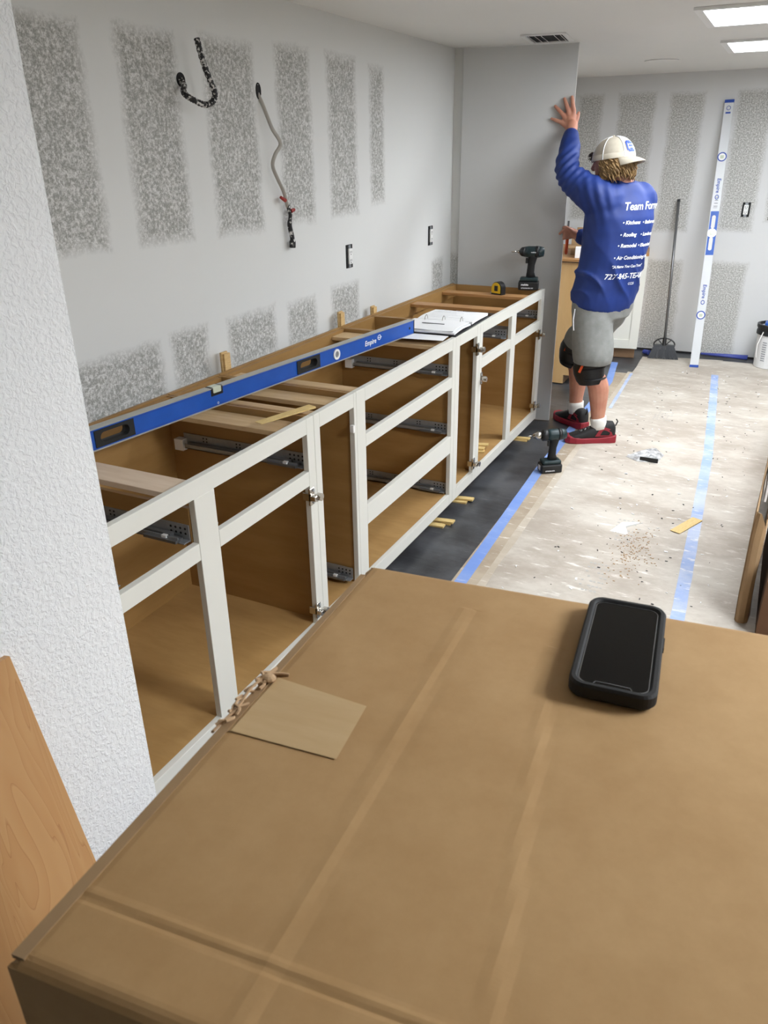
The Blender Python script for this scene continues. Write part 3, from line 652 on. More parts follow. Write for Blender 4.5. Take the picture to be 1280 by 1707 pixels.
def outlet(loc, rz, label):
    t = empty('wall_outlet', loc, rz, label, 'outlet', 'uncovered wall outlets')
    # local: face looks to -y
    MB().box(-.030, .030, -.004, .0, -.054, .054).build('box_opening', M['dark_hole'], t)
    MB().box(-.017, .017, -.012, -.004, -.036, .036).build('receptacle', M['white_plastic'], t, bevel=.002)
    MB().box(-.011, .011, -.006, -.004, -.052, -.036).box(-.011, .011, -.006, -.004, .036, .052).build('mounting_strap', M['steel'], t, kind='stuff')
    mb = MB()
    for z in (-.019, .019): mb.box(-.008, -.0055, -.0126, -.0119, z-.004, z+.006).box(.0055, .008, -.0126, -.0119, z-.004, z+.006).cyl((0, -.0119, z-.010), (0, -.0126, z-.010), .003, 8)
    mb.build('slots', M['dark_hole'], t, kind='stuff')
    return t
outlet((-.655, 3.45, 1.175), PI/2, 'uncovered white outlet in a black box on the left wall, nearer the camera')
outlet((-.655, 4.455, 1.182), PI/2, 'uncovered white outlet on the left wall close to the far corner')
outlet((.915, 7.199, 1.182), 0, 'uncovered white outlet on the back wall right of the leaning white level')
outlet((1.115, 7.199, 1.16), 0, 'uncovered outlet on the back wall at the right picture edge')

# ------------------------------------------------------------------ back of the room
t = empty('base_cabinet', (-.30, 6.27, 0), 0, 'maple-sided base cabinet standing beyond the tall panel behind the worker', 'cabinet'); o = Vector((-.30, 6.27, 0))
MB().prism([(-.62, 0, .01), (-.10, 0, .01), (-.10, 0, .075), (-.035, 0, .075), (-.035, 0, .90), (-.62, 0, .90)], (0, 5.77, 0), (0, 5.785, 0)).build('side_panel', M['maple'], t, org=o)
MB().prism([(-.62, 0, .01), (-.10, 0, .01), (-.10, 0, .075), (-.035, 0, .075), (-.035, 0, .90), (-.62, 0, .90)], (0, 6.70, 0), (0, 6.715, 0)).build('side_panel', M['maple'], t, org=o)
MB().box(-.034, -.014, 5.77, 6.72, .075, .90).build('door', M['frame'], t, org=o, bevel=.001)
MB().box(-.112, -.10, 5.79, 6.70, .004, .075).build('toe_kick', M['kick'], t, org=o)
MB().box(-.62, -.61, 5.785, 6.70, .01, .90).build('back_panel', M['maple'], t, org=o)
t2 = empty('wood_worktop', (-.30, 6.25, .902), 0, 'brown wooden worktop board on the maple cabinet behind the worker', 'worktop')
MB().box(-.33, .30, -.5, .46, .0, .022).build('board', M['wood_top'], t2, bevel=.002)
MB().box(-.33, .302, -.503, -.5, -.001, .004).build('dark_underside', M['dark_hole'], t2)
t = empty('base_cabinet', (.06, 6.97, 0), .15, 'white shaker-fronted base cabinet at the back wall behind the worker', 'cabinet'); o = Vector((.06, 6.97, 0))
MB().box(-.05, .235, 6.765, 7.18, .09, .845).build('carcass', M['maple'], t, org=o)
d = MB().box(-.05, .24, 6.745, 6.765, .095, .845).build('door_panel', M['frame'], t, org=o, bevel=.001)
MB().box(-.05, .01, 6.735, 6.745, .095, .845).box(.172, .24, 6.735, 6.745, .095, .845).box(.01, .172, 6.735, 6.745, .095, .17).box(.01, .172, 6.735, 6.745, .77, .845).build('door_rim', M['frame'], d, org=o, bevel=.001)
MB().box(-.04, .225, 6.80, 7.16, .004, .09).build('toe_kick', M['kick'], t, org=o)
MB().box(-.05, .245, 6.745, 7.185, .846, .87).build('top', M['wood_top'], t, org=o)
# carton and printed box on the worktop
t = empty('open_carton', (-.04, 6.15, .925), .1, 'open brown carton on the worktop, seen under the arm of the worker', 'carton')
MB().box(-.15, .03, -.14, .14, 0, .11).build('carton_body', M['card'], t)
MB().box(-.16, .02, -.19, -.14, .10, .106, Matrix.Rotation(.25, 4, 'X')).build('flap', M['card'], t)
MB().box(-.15, .10, .12, .15, .11, .17).build('flap', M['card'], t)
t = tag(MB().box(-.05, .09, -.05, .05, 0, .07).build('product_box', M['paper'], bevel=.002), 'small white printed box on the worktop beside the hand of the worker', 'box'); t.location = (-.06, 5.87, .925); t.rotation_euler = (0, 0, .2)
MB().box(.0, .06, -.0512, -.05, .02, .045).build('printed_label', M['pencil'], t, kind='stuff')
# broom
b0 = Vector((.40, 7.165, 1.235)); b1 = Vector((.470, 6.93, .17))
t = empty('broom', (.465, 6.92, 0), 0, 'grey broom with metal pole leaning against the back wall', 'broom'); o = Vector((.465, 6.92, 0))
MB().tube([b1, b0], [.011, .0115], 12).build('pole', M['pole'], t, org=o, smooth=True)
MB().tube([b0, b0+(b0-b1).normalized()*.02], [.0135, .0125], 12).build('pole_cap', M['black'], t, org=o)
dn = Vector((.04, -.21, -.98)).normalized(); sd = Vector((1, .15, 0)).normalized(); sd = (sd-dn*sd.dot(dn)).normalized(); nn = dn.cross(sd)
c0 = b1+dn*.015
mb = MB(); mb.tube([c0+sd*(.085*math.cos(q))+dn*(.04-.055*math.sin(q)) for q in [PI*i/14 for i in range(15)]], .006, 8)
for q in (.9, 1.57, 2.24): mb.tube([c0+dn*.04+sd*(.02*math.cos(q)), c0+sd*(.082*math.cos(q))+dn*(.04-.053*math.sin(q))], .0045, 6)
mb.tube([c0+dn*.044-sd*.088, c0+dn*.044+sd*.088], .009, 8).tube([c0-dn*.02, c0+dn*.045], .016, 10)
mb.build('broom_head', M['black'], t, org=o)
mb = MB(); random.seed(3)
for i in range(34):
    for k in (-1, 0, 1):
        u = -1+2*i/33; a = c0+dn*.048+sd*(u*.080)+nn*(k*.008); e = c0+dn*(.175+.008*random.random())+sd*(u*.122+.004*random.random())+nn*(k*.016)
        e.z = max(e.z, .006); mb.tube([a, e], [.0028, .0032], 4)
mb.build('bristles', M['bristle'], t, org=o, kind='stuff')
# tall white level
e0 = Vector((.752, 6.70, .003)); e1 = Vector((.668, 7.175, 1.965)); dv = (e1-e0).normalized(); LLn = (e1-e0).length
t = empty('spirit_level', e0, 0, 'tall white and blue box level leaning on the back wall', 'level')
fx = Vector((1, .05, 0)); fx = (fx-dv*fx.dot(dv)).normalized(); fn = fx.cross(dv)   # fn points to camera (-y)
mtx = Matrix((fx, dv, fn)).transposed().to_4x4()
t.matrix_world = Matrix.Translation(e0) @ mtx    # local x: across, y: up the level, z: towards the room
hw, ht = .033, .012
MB().box(-hw, hw, .018, LLn-.02, -ht, ht).build('body', M['alu'], t, bevel=.002, seg=1)
MB().box(-hw-.001, hw+.001, 0, .02, -ht-.001, ht+.001).build('end_cap', M['printblue'], t)
MB().box(-hw-.001, hw+.001, LLn-.022, LLn, -ht-.001, ht+.001).build('end_cap', M['printblue'], t)
MB().box(-hw+.006, hw-.001, .88, 1.21, -ht-.0005, ht+.0008).build('blue_section', M['blue'], t)
for yy in (.965, 1.13):
    mb = MB(); n = 20
    mb.add([(((.014)*math.cos(q)), yy+(.036 if math.sin(q) > 0 else -.036)+.014*math.sin(q), ht+.0015) for q in [2*PI*(i+.5)/n for i in range(n)]], [tuple(range(n))]); mb.build('hand_slot', M['plaster'], t)
def vial(yy, full):
    mb = MB().loft([[(r*math.cos(2*PI*i/24), yy+r*math.sin(2*PI*i/24), z) for i in range(24)] for r, z in ((.034, ht), (.034, ht+.002), (.026, ht+.002), (.026, ht))], cap=False); mb.build('vial_ring', M['printblue' if not full else 'white_plastic'], t)
    MB().cyl((0, yy, ht-.001), (0, yy, ht+.0016), .0262, 20).build('vial_plate', M['white_plastic'], t)
    MB().box(-.013, .013, yy-.012, yy+.012, ht, ht+.004).build('vial', M['glass_vial'], t, bevel=.002)
vial(1.047, True); vial(.415, False); vial(1.61, False)
for yy in (.60, 1.40):
    mb = MB(); put_text(mb, 'Empire', .038, (-.010, yy, ht), (0, -1, 0), (1, 0, 0), lift=.0008, shear=.1, bold=.0008); mb.build('lettering', M['printblue'], t, kind='stuff')
    MB().loft([[(.001+r*math.cos(2*PI*i/18), yy-.085+1.2*r*math.sin(2*PI*i/18), ht+.0009) for i in range(18)] for r in (.015, .010)], cap=False).build('emblem', M['printblue'], t)
mb = MB()
for k in range(4): mb.box(-.014+.002*k, .014, 1.245+k*.022, 1.250+k*.022, ht, ht+.0008)
mb.box(-.016, .014, 1.235, 1.238, ht, ht+.0008).build('small_print', M['pencil'], t, kind='stuff')
mb = MB().loft([[(r*math.cos(2*PI*i/18), LLn-.06+r*math.sin(2*PI*i/18), ht+.0009) for i in range(18)] for r in (.016, .012)], cap=False).box(-.018, .018, LLn-.10, LLn-.088, ht, ht+.0009).build('top_mark', M['printblue'], t)
# bucket
t = empty('bucket', (1.315, 6.96, 0), 0, 'white plastic bucket with black rim by the back wall at the right', 'bucket')
def rg(r, z, n=32): return [(r*math.cos(2*PI*i/n), r*math.sin(2*PI*i/n), z) for i in range(n)]
MB().loft([rg(.128, .007), rg(.132, .012), rg(.146, .345), rg(.139, .345), rg(.126, .02)]).build('bucket_wall', M['bucket'], t, smooth=False)
MB().loft([rg(.147, .27), rg(.153, .272), rg(.153, .30), rg(.149, .305), rg(.149, .32), rg(.156, .325), rg(.156, .350), rg(.138, .352), rg(.138, .33), rg(.146, .27)], cap=False).build('rim', M['black'], t)
MB().box(-.10, .02, -.06, .05, .30, .365).build('blue_cloth', M['blue'], t, bevel=.01)
mb = MB()
def onb(ang, z, w_, h_):
    r = .1345+.0405*z
    for i in range(3):
        a0 = ang+w_*i/3; a1 = ang+w_*(i+1)/3
        mb.add([(r*math.cos(a), r*math.sin(a), zz) for a, zz in ((a0, z), (a1, z), (a1, z+h_), (a0, z+h_))], [(0, 1, 2, 3)])
for k in range(9): onb(-2.25, .07+k*.018, .25, .006)
for k in range(6): onb(-1.75, .10+k*.015, .5, .005)
onb(-1.72, .06, .42, .014); onb(-1.60, .215, .06, .022)
mb.build('printed_label', M['pencil'], t, kind='stuff')
MB().tube([(-.10, -.115, .30), (-.128, -.135, .20), (-.120, -.135, .10)], .004, 6).build('handle', M['white_plastic'], t)
# rolled blue film along the back wall
t = tag(MB().tube([(.76, 7.10, .030), (.95, 7.12, .026), (1.13, 7.115, .026)], [.010, .016, .022], 10, flat=.8).build('rolled_film', M['rug_blue'], smooth=True), 'thin roll of blue film on the floor along the back wall beside the bucket', 'film roll')
t = tag(MB().tube([(.30, 7.02, .022), (.35, 6.99, .022)], [.020, .022], 12).build('tape_roll', M['rug_blue'], smooth=False), 'small blue roll lying on the floor just left of the broom', 'roll')

# ------------------------------------------------------------------ foreground box, phone
BZ = 1.15; brot = math.atan2(.820-.772, 1.305-.835)
t = empty('cardboard_box', (.84, .772, 0), brot-.0, 'large brown cardboard box filling the foreground, with creased top', 'box')
BW, BD = .80, .585
g = MB()
# slightly sagging top with score lines: grid in local coords (x 0..BW, y -BD..0)
nx, ny = 110, 190
creases = [(.148, -.10, .163, -.56), (.26, -.14, .31, -.56)]
def ztop(x, y):
    z = -.0006*noise.noise((x*9, y*9, 1.3))-.0025*math.sin(PI*min(1, max(0, x/BW)))*math.sin(PI*min(1, -y/BD))
    for (xa, ya, xb, yb) in creases:
        u = (y-ya)/(yb-ya); xx = xa+(xb-xa)*u+.002*noise.noise((0, y*20, xa*9)); d = abs(x-xx)
        if -.08 < u < 1.05: z += .0007*math.exp(-(d/.006)**2)-.0004*math.exp(-((x-xx-.012)/.006)**2)
    d = y+.528+.02*x
    z += -.0008*math.exp(-(d/.0024)**2)+.0007*math.exp(-((d-.006)/.0035)**2)
    e = min(x, BW-x, -y, y+BD)
    if e < .012: z -= .006*(1-e/.012)**2
    return BZ+z
vs = [(BW*i/nx+(.004*noise.noise((0, j*.35, 4)) if i == 0 else 0), -BD*j/ny, ztop(BW*i/nx, -BD*j/ny)) for i in range(nx+1) for j in range(ny+1)]
fs = [(i*(ny+1)+j, i*(ny+1)+j+1, (i+1)*(ny+1)+j+1, (i+1)*(ny+1)+j) for i in range(nx) for j in range(ny)]
# skirt down the four sides
g.add(vs, fs)
bd = [i*(ny+1) for i in range(nx+1)]+[nx*(ny+1)+j for j in range(1, ny+1)]+[i*(ny+1)+ny for i in range(nx-1, -1, -1)]+[j for j in range(ny-1, 0, -1)]
k = len(g.v)
g.v += [(g.v[q][0], g.v[q][1], .001) for q in bd]
g.f += [(bd[i], k+i, k+(i+1) % len(bd), bd[(i+1) % len(bd)]) for i in range(len(bd))]
g.f.append(tuple(range(k+len(bd)-1, k-1, -1)))
g.build('box_body', M['kraft'], t, smooth=False)
mb = MB()
# packing tape patch
def onbox(x, y, l=.0012): return (x, y, ztop(x, y)+l)
TQ = [(.0005, -.253), (.0005, -.340), (.118, -.340), (.113, -.265)]
n = 10; vs = []
for i in range(n+1):
    for j in range(n+1):
        u = i/n; v = j/n
        p = [(TQ[0][c]*(1-u)*(1-v)+TQ[3][c]*u*(1-v)+TQ[2][c]*u*v+TQ[1][c]*(1-u)*v) for c in (0, 1)]
        vs.append(onbox(*p))
mb.add(vs, [(i*(n+1)+j, i*(n+1)+j+1, (i+1)*(n+1)+j+1, (i+1)*(n+1)+j) for i in range(n) for j in range(n)])
mb.build('tape_patch', M['filmtape'], t)
mb = MB(); random.seed(11)
for i in range(12):
    y = -.335+.085*i/11; x = -.002+.004*random.random()
    pts = [(x+.006*random.uniform(-1, 1), y+.007*random.uniform(-1, 1), BZ+.001+.004*random.random()) for _ in range(4)]
    mb.tube(spline(pts, 3), .0016, 5)
mb.tube(spline([(-.004, -.345, BZ-.001), (0, -.31, BZ+.002), (-.002, -.28, BZ+.004), (.004, -.255, BZ+.003), (.02, -.247, BZ+.001)], 5), .003, 6, flat=.5)
mb.sph((.006, -.262, BZ+.004), .008, 10, 6, (1, .8, .5))
mb.build('torn_paper', mat('torn_kraft', (196, 164, 128), .85), t)
MB().prism([(-.0005, -.580, 0), (-.0005, -.03, 0), (.006, -.03, 0), (.010, -.580, 0)], (0, 0, BZ-.0035), (0, 0, BZ+.0002)).build('edge_strip', M['card'], t)
for c in ch(t):
    for v in c.data.vertices: v.co.x += .052*v.co.y
# phone
ph = empty('phone', (1.167, .705, BZ+.0004), brot-.015, 'black smartphone in a thick rubber case lying on the foreground cardboard box', 'phone')
def rrect(w_, h_, r, z, n=7):
    out = []
    for cx, cy, a0 in ((w_-r, h_-r, 0), (-w_+r, h_-r, PI/2), (-w_+r, -h_+r, PI), (w_-r, -h_+r, 1.5*PI)):
        out += [(cx+r*math.cos(a0+PI/2*i/(n-1)), cy+r*math.sin(a0+PI/2*i/(n-1)), z) for i in range(n)]
    return out
W_, H_ = .0415, .0860
MB().loft([rrect(W_-.002, H_-.002, .014, 0), rrect(W_, H_, .0155, .003), rrect(W_, H_, .0155, .014), rrect(W_-.002, H_-.002, .0145, .0168), rrect(W_-.0055, H_-.0055, .012, .0168), rrect(W_-.0075, H_-.0075, .0105, .0148), rrect(W_-.0075, H_-.0075, .0105, .013)]).build('case', M['rubber'], ph, smooth=False)
MB().loft([rrect(W_-.0078, H_-.0078, .0102, .0126), rrect(W_-.0078, H_-.0078, .0102, .0142)]).build('screen', M['screen'], ph)
MB().loft([rrect(W_-.0082, H_-.0082, .0099, .0143), rrect(W_-.0090, H_-.0090, .0092, .0143)], cap=False).build('screen_edge', M['pole'], ph)
MB().tube([(-.018, -H_+.0095, .0144), (-.016, -H_+.013, .0144), (.016, -H_+.013, .0144), (.018, -H_+.0095, .0144)], .0003, 4).build('speaker_notch', M['pole'], ph)
MB().box(W_-.0005, W_+.0012, .01, .03, .006, .012).build('side_button', M['rubber'], ph)

# maple board leaning on the near wall
t = tag(MB().box(-.019, 0, -.60, 0, 0, .795).build('maple_board', M['board'], bevel=.001, seg=1), 'maple veneered board leaning against the textured wall at lower left', 'board')
t.location = (.245, .757, .005); t.rotation_euler = (0, -.215, 0)

# ------------------------------------------------------------------ cardboard at the right
t = empty('folded_carton', (1.36, 3.6, 0), 0, 'flattened brown carton standing on edge at the right picture edge', 'cardboard'); o = Vector((1.36, 3.6, 0))
def sheetwall(pts, z0, zf, th, m, name):
    mb = MB(); a = []
    n = len(pts)
    for i, (x, y) in enumerate(pts):
        a.append((x, y, zf(i/(n-1))))
    vs = []
    for (x, y, z1) in a:
        for k in range(5):
            z = z0+(z1-z0)*k/4; w_ = .010*noise.noise((y*4, z*5, 2)); vs.append((x+w_, y, z))
    q = len(vs); vs += [(x+th, y, z) for x, y, z in vs]
    fs = [(i*5+k, (i+1)*5+k, (i+1)*5+k+1, i*5+k+1) for i in range(n-1) for k in range(4)]
    fs += [tuple(v+q for v in f[::-1]) for f in fs]
    b_ = [i*5 for i in range(n)]+[(n-1)*5+k for k in range(1, 5)]+[i*5+4 for i in range(n-2, -1, -1)]+[k for k in range(3, 0, -1)]
    fs += [(b_[i], b_[(i+1) % len(b_)], b_[(i+1) % len(b_)]+q, b_[i]+q) for i in range(len(b_))]
    return mb.add(vs, fs).build(name, m, t, org=o)
sheetwall([(1.322+.008*i, 2.80+.26*i) for i in range(10)], .006, lambda u: .46+.05*math.sin(u*9), .005, M['card'], 'side_sheet')
sheetwall([(1.325, 2.792), (1.335, 2.784), (1.350, 2.786), (1.362, 2.80), (1.366, 2.86), (1.367, 3.0)], .006, lambda u: .46-.10*u+.02*math.sin(u*7), .005, M['card'], 'front_flap')
MB().box(1.345, 1.352, 2.95, 3.9, .44, .52, ).build('white_liner', M['paper'], t, org=o)
MB().box(1.372, 1.376, 2.95, 3.25, .22, .44).build('white_liner', M['paper'], t, org=o)
t = empty('dark_carton', (1.75, 3.4, 0), 0, 'open brown carton with dark inside standing at the right picture edge', 'carton'); o = Vector((1.75, 3.4, 0))
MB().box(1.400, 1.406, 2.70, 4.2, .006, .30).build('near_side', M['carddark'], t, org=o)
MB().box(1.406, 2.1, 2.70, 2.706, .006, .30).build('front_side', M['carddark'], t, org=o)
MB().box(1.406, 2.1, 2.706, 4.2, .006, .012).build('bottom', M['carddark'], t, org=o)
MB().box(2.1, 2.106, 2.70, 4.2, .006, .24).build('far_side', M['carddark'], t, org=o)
MB().box(1.402, 2.1, 2.78, 3.05, .300, .306).build('flap', M['card'], t, org=o)

# ------------------------------------------------------------------ the worker
F = Vector((-.72, .69, 0)).normalized(); Ldir = Vector((-.69, -.72, 0)).normalized(); UP = Vector((0, 0, 1))
PO = Vector((.36, 4.70, 0))
pn = empty('person', PO, 0, 'worker in blue long-sleeved shirt, grey shorts and backwards cream cap holding the tall panel', 'person')
def limb(mb, pts, rs, n=16, sub=6):
    sp = spline(pts, sub); k = len(pts); rr = []
    for i in range(len(sp)):
        f = i/sub; a = min(int(f), k-2); u = f-a; u = u*u*(3-2*u); rr.append(rs[a]*(1-u)+rs[a+1]*u)
    mb.tube(sp, rr, n); mb.sph(sp[0], rr[0], n, 8); mb.sph(sp[-1], rr[-1], n, 8)
def ring(c, hw, hd, tilt=0, n=28, e=2.4):
    out = []
    for i in range(n):
        q = 2*PI*i/n; cx, cy = math.cos(q), math.sin(q); k = (abs(cx)**e+abs(cy)**e)**(-1/e)
        out.append(Vector(c)+Ldir*(hw*cx*k)+(F+UP*tilt)*(hd*cy*k))
    return out
SH_L = Vector((.262, 4.590, 1.405)); SH_R = Vector((.480, 4.795, 1.375))
EL_L = Vector((.098, 4.615, 1.520)); WR_L = Vector((.055, 4.795, 1.735))
EL_R = Vector((.315, 4.985, 1.13)); WR_R = Vector((.128, 4.895, 1.160))
HP_L = Vector((.300, 4.625, .84)); HP_R = Vector((.405, 4.735, .84))
KN_L = Vector((.345, 4.575, .44)); AN_L = Vector((.425, 4.590, .10))
KN_R = Vector((.175, 4.845, .47)); AN_R = Vector((.225, 4.835, .10))
HC = Vector((.318, 4.675, 1.585)); HF = Vector((-.91, .41, -.12)).normalized(); HL = UP.cross(HF).normalized(); HU = HF.cross(HL)
NB = Vector((.393, 4.69, 1.45))
body = MB()
# trunk core, neck, head
limb(body, [(.352, 4.68, .86), (.372, 4.69, 1.05), (.388, 4.69, 1.25), (.39, 4.69, 1.36)], [.105, .10, .11, .08])
limb(body, [NB+Vector((0, 0, -.05)), NB, HC+Vector((.035, 0, -.06))], [.062, .058, .060])
def hp(a, b, c): return HC+HF*a+HL*b+HU*c
hr = []
for a, hw, hd, c in ((.030, .030, .030, -.128), (.028, .052, .055, -.115), (.014, .066, .078, -.085), (.008, .072, .088, -.05), (0, .076, .096, -.01), (-.008, .074, .094, .028), (-.010, .069, .088, .055), (-.010, .050, .066, .080), (-.008, .022, .03, .092)):
    hr.append([hp(a+hd*math.sin(q), hw*math.cos(q), c) for q in [2*PI*i/24 for i in range(24)]])
body.loft(hr)
limb(body, [hp(.092, 0, .012), hp(.108, 0, -.014), hp(.118, 0, -.034)], [.010, .012, .015], 10, 3)      # nose
body.sph(hp(.098, .014, -.036), .008, 8, 6); body.sph(hp(.098, -.014, -.036), .008, 8, 6)
limb(body, [hp(.080, .045, .026), hp(.096, 0, .024), hp(.080, -.045, .026)], [.010, .012, .010], 8, 3)  # brow
limb(body, [hp(.086, .022, -.066), hp(.098, 0, -.063), hp(.086, -.022, -.066)], [.006, .008, .006], 8, 3)  # lips
limb(body, [hp(.086, .020, -.076), hp(.096, 0, -.077), hp(.086, -.020, -.076)], [.006, .008, .006], 8, 3)
body.sph(hp(.082, 0, -.108), .020, 10, 8)
for s in (1, -1): limb(body, [hp(-.008, s*.078, .002), hp(-.016, s*.084, -.014), hp(-.004, s*.080, -.030)], [.011, .013, .008], 8, 3)
# arms
limb(body, [SH_L, EL_L, WR_L, WR_L+Vector((-.004, .03, .022))], [.050, .042, .030, .029])
limb(body, [SH_R, EL_R, WR_R], [.050, .042, .029])
# legs
limb(body, [HP_L, HP_L.lerp(KN_L, .5), KN_L, KN_L.lerp(AN_L, .33)+Vector((.022, .004, .02)), AN_L.lerp(KN_L, .18), AN_L], [.088, .078, .060, .062, .042, .040])
limb(body, [HP_R, HP_R.lerp(KN_R, .5), KN_R, KN_R.lerp(AN_R, .33)+Vector((.022, 0, .02)), AN_R.lerp(KN_R, .18), AN_R], [.088, .078, .060, .062, .042, .040])
for an, d in ((AN_L, Vector((-.91, -.41, 0))), (AN_R, Vector((-.75, .66, 0)))): limb(body, [an, an+Vector((0, 0, -.05)), an+d.normalized()*.12+Vector((0, 0, -.062))], [.038, .034, .026])
# left hand flat on the panel; PN is the outward normal of its face
def onp(x, z, lift):
    s = (x+.590)/PU.x; q = Vector((-.590, 4.762, 0))+PU*s; return Vector((q.x, q.y, z))+PN*lift
pm_ = [(-.016, 1.775), (-.006, 1.808), (.016, 1.832), (.044, 1.834)]; pt_ = [(-.076, 1.795), (-.060, 1.858), (-.012, 1.894), (.029, 1.902)]
hl = onp(.040, 1.742, .024)
for (mx_, mz), (tx, tz), r in zip(pm_, pt_, (.0092, .0100, .0104, .0102)):
    a = onp(mx_, mz, .018); b = onp(tx, tz, .0085)
    limb(body, [hl, hl.lerp(a, .5)+PN*.002, a], [.021, .018, .0145], 10, 4)
    limb(body, [a, a.lerp(b, .45)+PN*.005, a.lerp(b, .75)+PN*.001, b], [.0130, r+.001, r, r*.85], 10, 4)
limb(body, [WR_L+Vector((-.004, .03, .022)), hl, onp(.030, 1.79, .020)], [.031, .033, .026])
th = onp(.052, 1.752, .020)
limb(body, [th, onp(.066, 1.79, .012), onp(.070, 1.822, -.004)], [.016, .0115, .009], 10, 4)
# right hand curled around the orange handle beside the panel edge
hc = Vector((.088, 4.882, 1.178))
limb(body, [WR_R, hc+Vector((.012, .004, 0))], [.029, .026]); body.sph(hc, .031, 14, 10, (1, .75, 1))
for i, dz in enumerate((.026, .010, -.006, -.021)):
    b0_ = hc+Vector((-.010, -.012, dz)); mid = hc+Vector((-.034, -.034, dz-.004)); tip = hc+Vector((-.046, -.016, dz-.010))
    if i == 0: mid = hc+Vector((-.038, -.034, dz-.004)); tip = hc+Vector((-.066, -.036, dz-.026))
    limb(body, [b0_, mid, tip], [.0115, .0095, .008], 10, 4)
limb(body, [hc+Vector((.0, -.018, .016)), hc+Vector((-.030, -.032, .036)), hc+Vector((-.050, -.024, .034))], [.013, .010, .0085], 10, 4)
bo = mesh_obj('body', remesh(body, .0042, 3, .5), M['skin'], pn, PO)
for s in (1, -1):
    e = MB().sph(hp(.082, s*.032, .006), .011, 12, 8).build('eye', M['white_plastic'], pn, org=PO, smooth=True)
    MB().sph(hp(.0905, s*.032, .006), .0045, 8, 6).build('iris', M['ink'], e, org=PO)

# shirt
sh = MB()
R_ = [((.340, 4.682, .818), .183, .140, .26), ((.348, 4.682, .87), .188, .146, .20), ((.360, 4.683, .95), .188, .148, .10), ((.374, 4.687, 1.06), .186, .145, .03), ((.386, 4.690, 1.18), .194, .142, 0), ((.388, 4.692, 1.29), .202, .138, 0),
      ((.384, 4.692, 1.365), .196, .122, 0), ((.382, 4.690, 1.41), .165, .100, 0), ((.388, 4.690, 1.447), .105, .082, 0), ((.392, 4.690, 1.468), .074, .070, 0)]
sh.loft([ring(*r) for r in R_])
limb(sh, [SH_L+Vector((.06, .03, -.04)), SH_L, SH_L.lerp(EL_L, .5)+Vector((0, 0, -.01)), EL_L, EL_L.lerp(WR_L, .5), WR_L.lerp(EL_L, .17)], [.115, .098, .084, .068, .060, .048], 18)
limb(sh, [SH_R+Vector((-.05, -.03, -.03)), SH_R, SH_R.lerp(EL_R, .5), EL_R, EL_R.lerp(WR_R, .5), WR_R+Vector((.012, .006, 0))], [.110, .092, .078, .066, .056, .045], 18)
limb(sh, [SH_R.lerp(SH_L, .2)+UP*.02, NB+UP*-.03, SH_L.lerp(SH_R, .2)+UP*.02], [.075, .07, .075])
sm = remesh(sh, .009, 6, .5)
sm.calc_loop_triangles() if hasattr(sm, 'calc_loop_triangles') else None
Bk = -F; U_ = -Ldir    # seen from behind: u to the right
nv = [(v.co.copy(), v.normal.copy()) for v in sm.vertices]
for v, (c, nrm) in zip(sm.vertices, nv):
    q = c-Vector((.37, 4.69, 1.1)); u = q.dot(U_); zz = q.z; k = 0
    if c.z < 1.33 and abs(q.dot(U_)) < .26 and c.z > .7:
        # folds pulled from the raised arm down to the far hip
        wgt = min(1, max(0, (1.28-c.z)/.25)); s = (zz*.55+u*.83)
        clear = 1-.85*math.exp(-((u-.04)/.10)**2-((c.z-1.18)/.16)**2)
        k += .022*wgt*clear*((1-abs(math.sin(s*30+2.2*noise.noise(c*4))))**2.5-.25)*(.6+.7*noise.noise(Vector((s*9, (zz-u)*4, 1))))
    k += .0045*noise.noise(c*14)
    dL = (c-EL_L).length; k += .006*math.exp(-(dL/.12)**2)*math.sin((c.z-c.x*1.2)*110)
    dS = (c-SH_L-Vector((.04, 0, 0))).length; k += .006*math.exp(-(dS/.12)**2)*math.sin((c.x+c.z*.35)*120)
    k *= min(1, max(.15, (c.z-.80)/.14)); hn = Vector((nrm.x, nrm.y, nrm.z*.25)) if c.z < 1.0 else nrm; v.co = c+hn*k
so = mesh_obj('shirt', sm, M['shirt'], pn, PO)
# print on the back, laid on the cloth
bv = BVHTree.FromPolygons([v.co+PO for v in sm.vertices], [tuple(p.vertices) for p in sm.polygons])
pr = MB()
SP0 = Vector((.50, 4.575, 1.40)); SPd = (Vector((.440, 4.565, .95))-SP0)/(.45)
def backtext(s, size, z, u0, center=False, **kw):
    vs, fs = text_verts(s, size, **kw); wd = max(a for a, b in vs); off = wd/2 if center else 0
    base = SP0+SPd*(1.40-z)
    out = []
    for a, b in vs:
        p = base+U_*(u0+a-off); p = Vector((p.x, p.y, z+b))-F*.4
        h = bv.ray_cast(p, F, 1.0)
        if h[0] is None: out.append(None)
        else: out.append(h[0]+h[1]*.0022)
    idx = {}; V = []
    for i, p in enumerate(out):
        if p is not None: idx[i] = len(V); V.append(p)
    pr.add(V, [tuple(idx[i] for i in f) for f in fs if all(i in idx for i in f)])
backtext('Team Forrel', .056, 1.333, -.050, shear=.3, bold=.0008, spacing=.95)
for s, z in (('\u2022 Kitchens', 1.262), ('\u2022 Roofing', 1.200), ('\u2022 Remodel', 1.143), ('\u2022 Air Conditioning', 1.080)):
    backtext(s, .027, z, -.050 if s[2] != 'A' else -.060, shear=.2, bold=.0007)
for s, z in (('\u2022 Bathrooms', 1.262), ('\u2022 Landscape', 1.200), ('\u2022 Electrical', 1.143), ('\u2022 Painting', 1.080)):
    backtext(s, .025, z, .078 if s[2] != 'P' else .128, shear=.2, bold=.0007)
backtext('"A Name You Can Trust"', .020, 1.035, .045, True, shear=.2, bold=.0006)
backtext('727-845-TEAM', .041, .975, .045, True, shear=.25, bold=.0007)
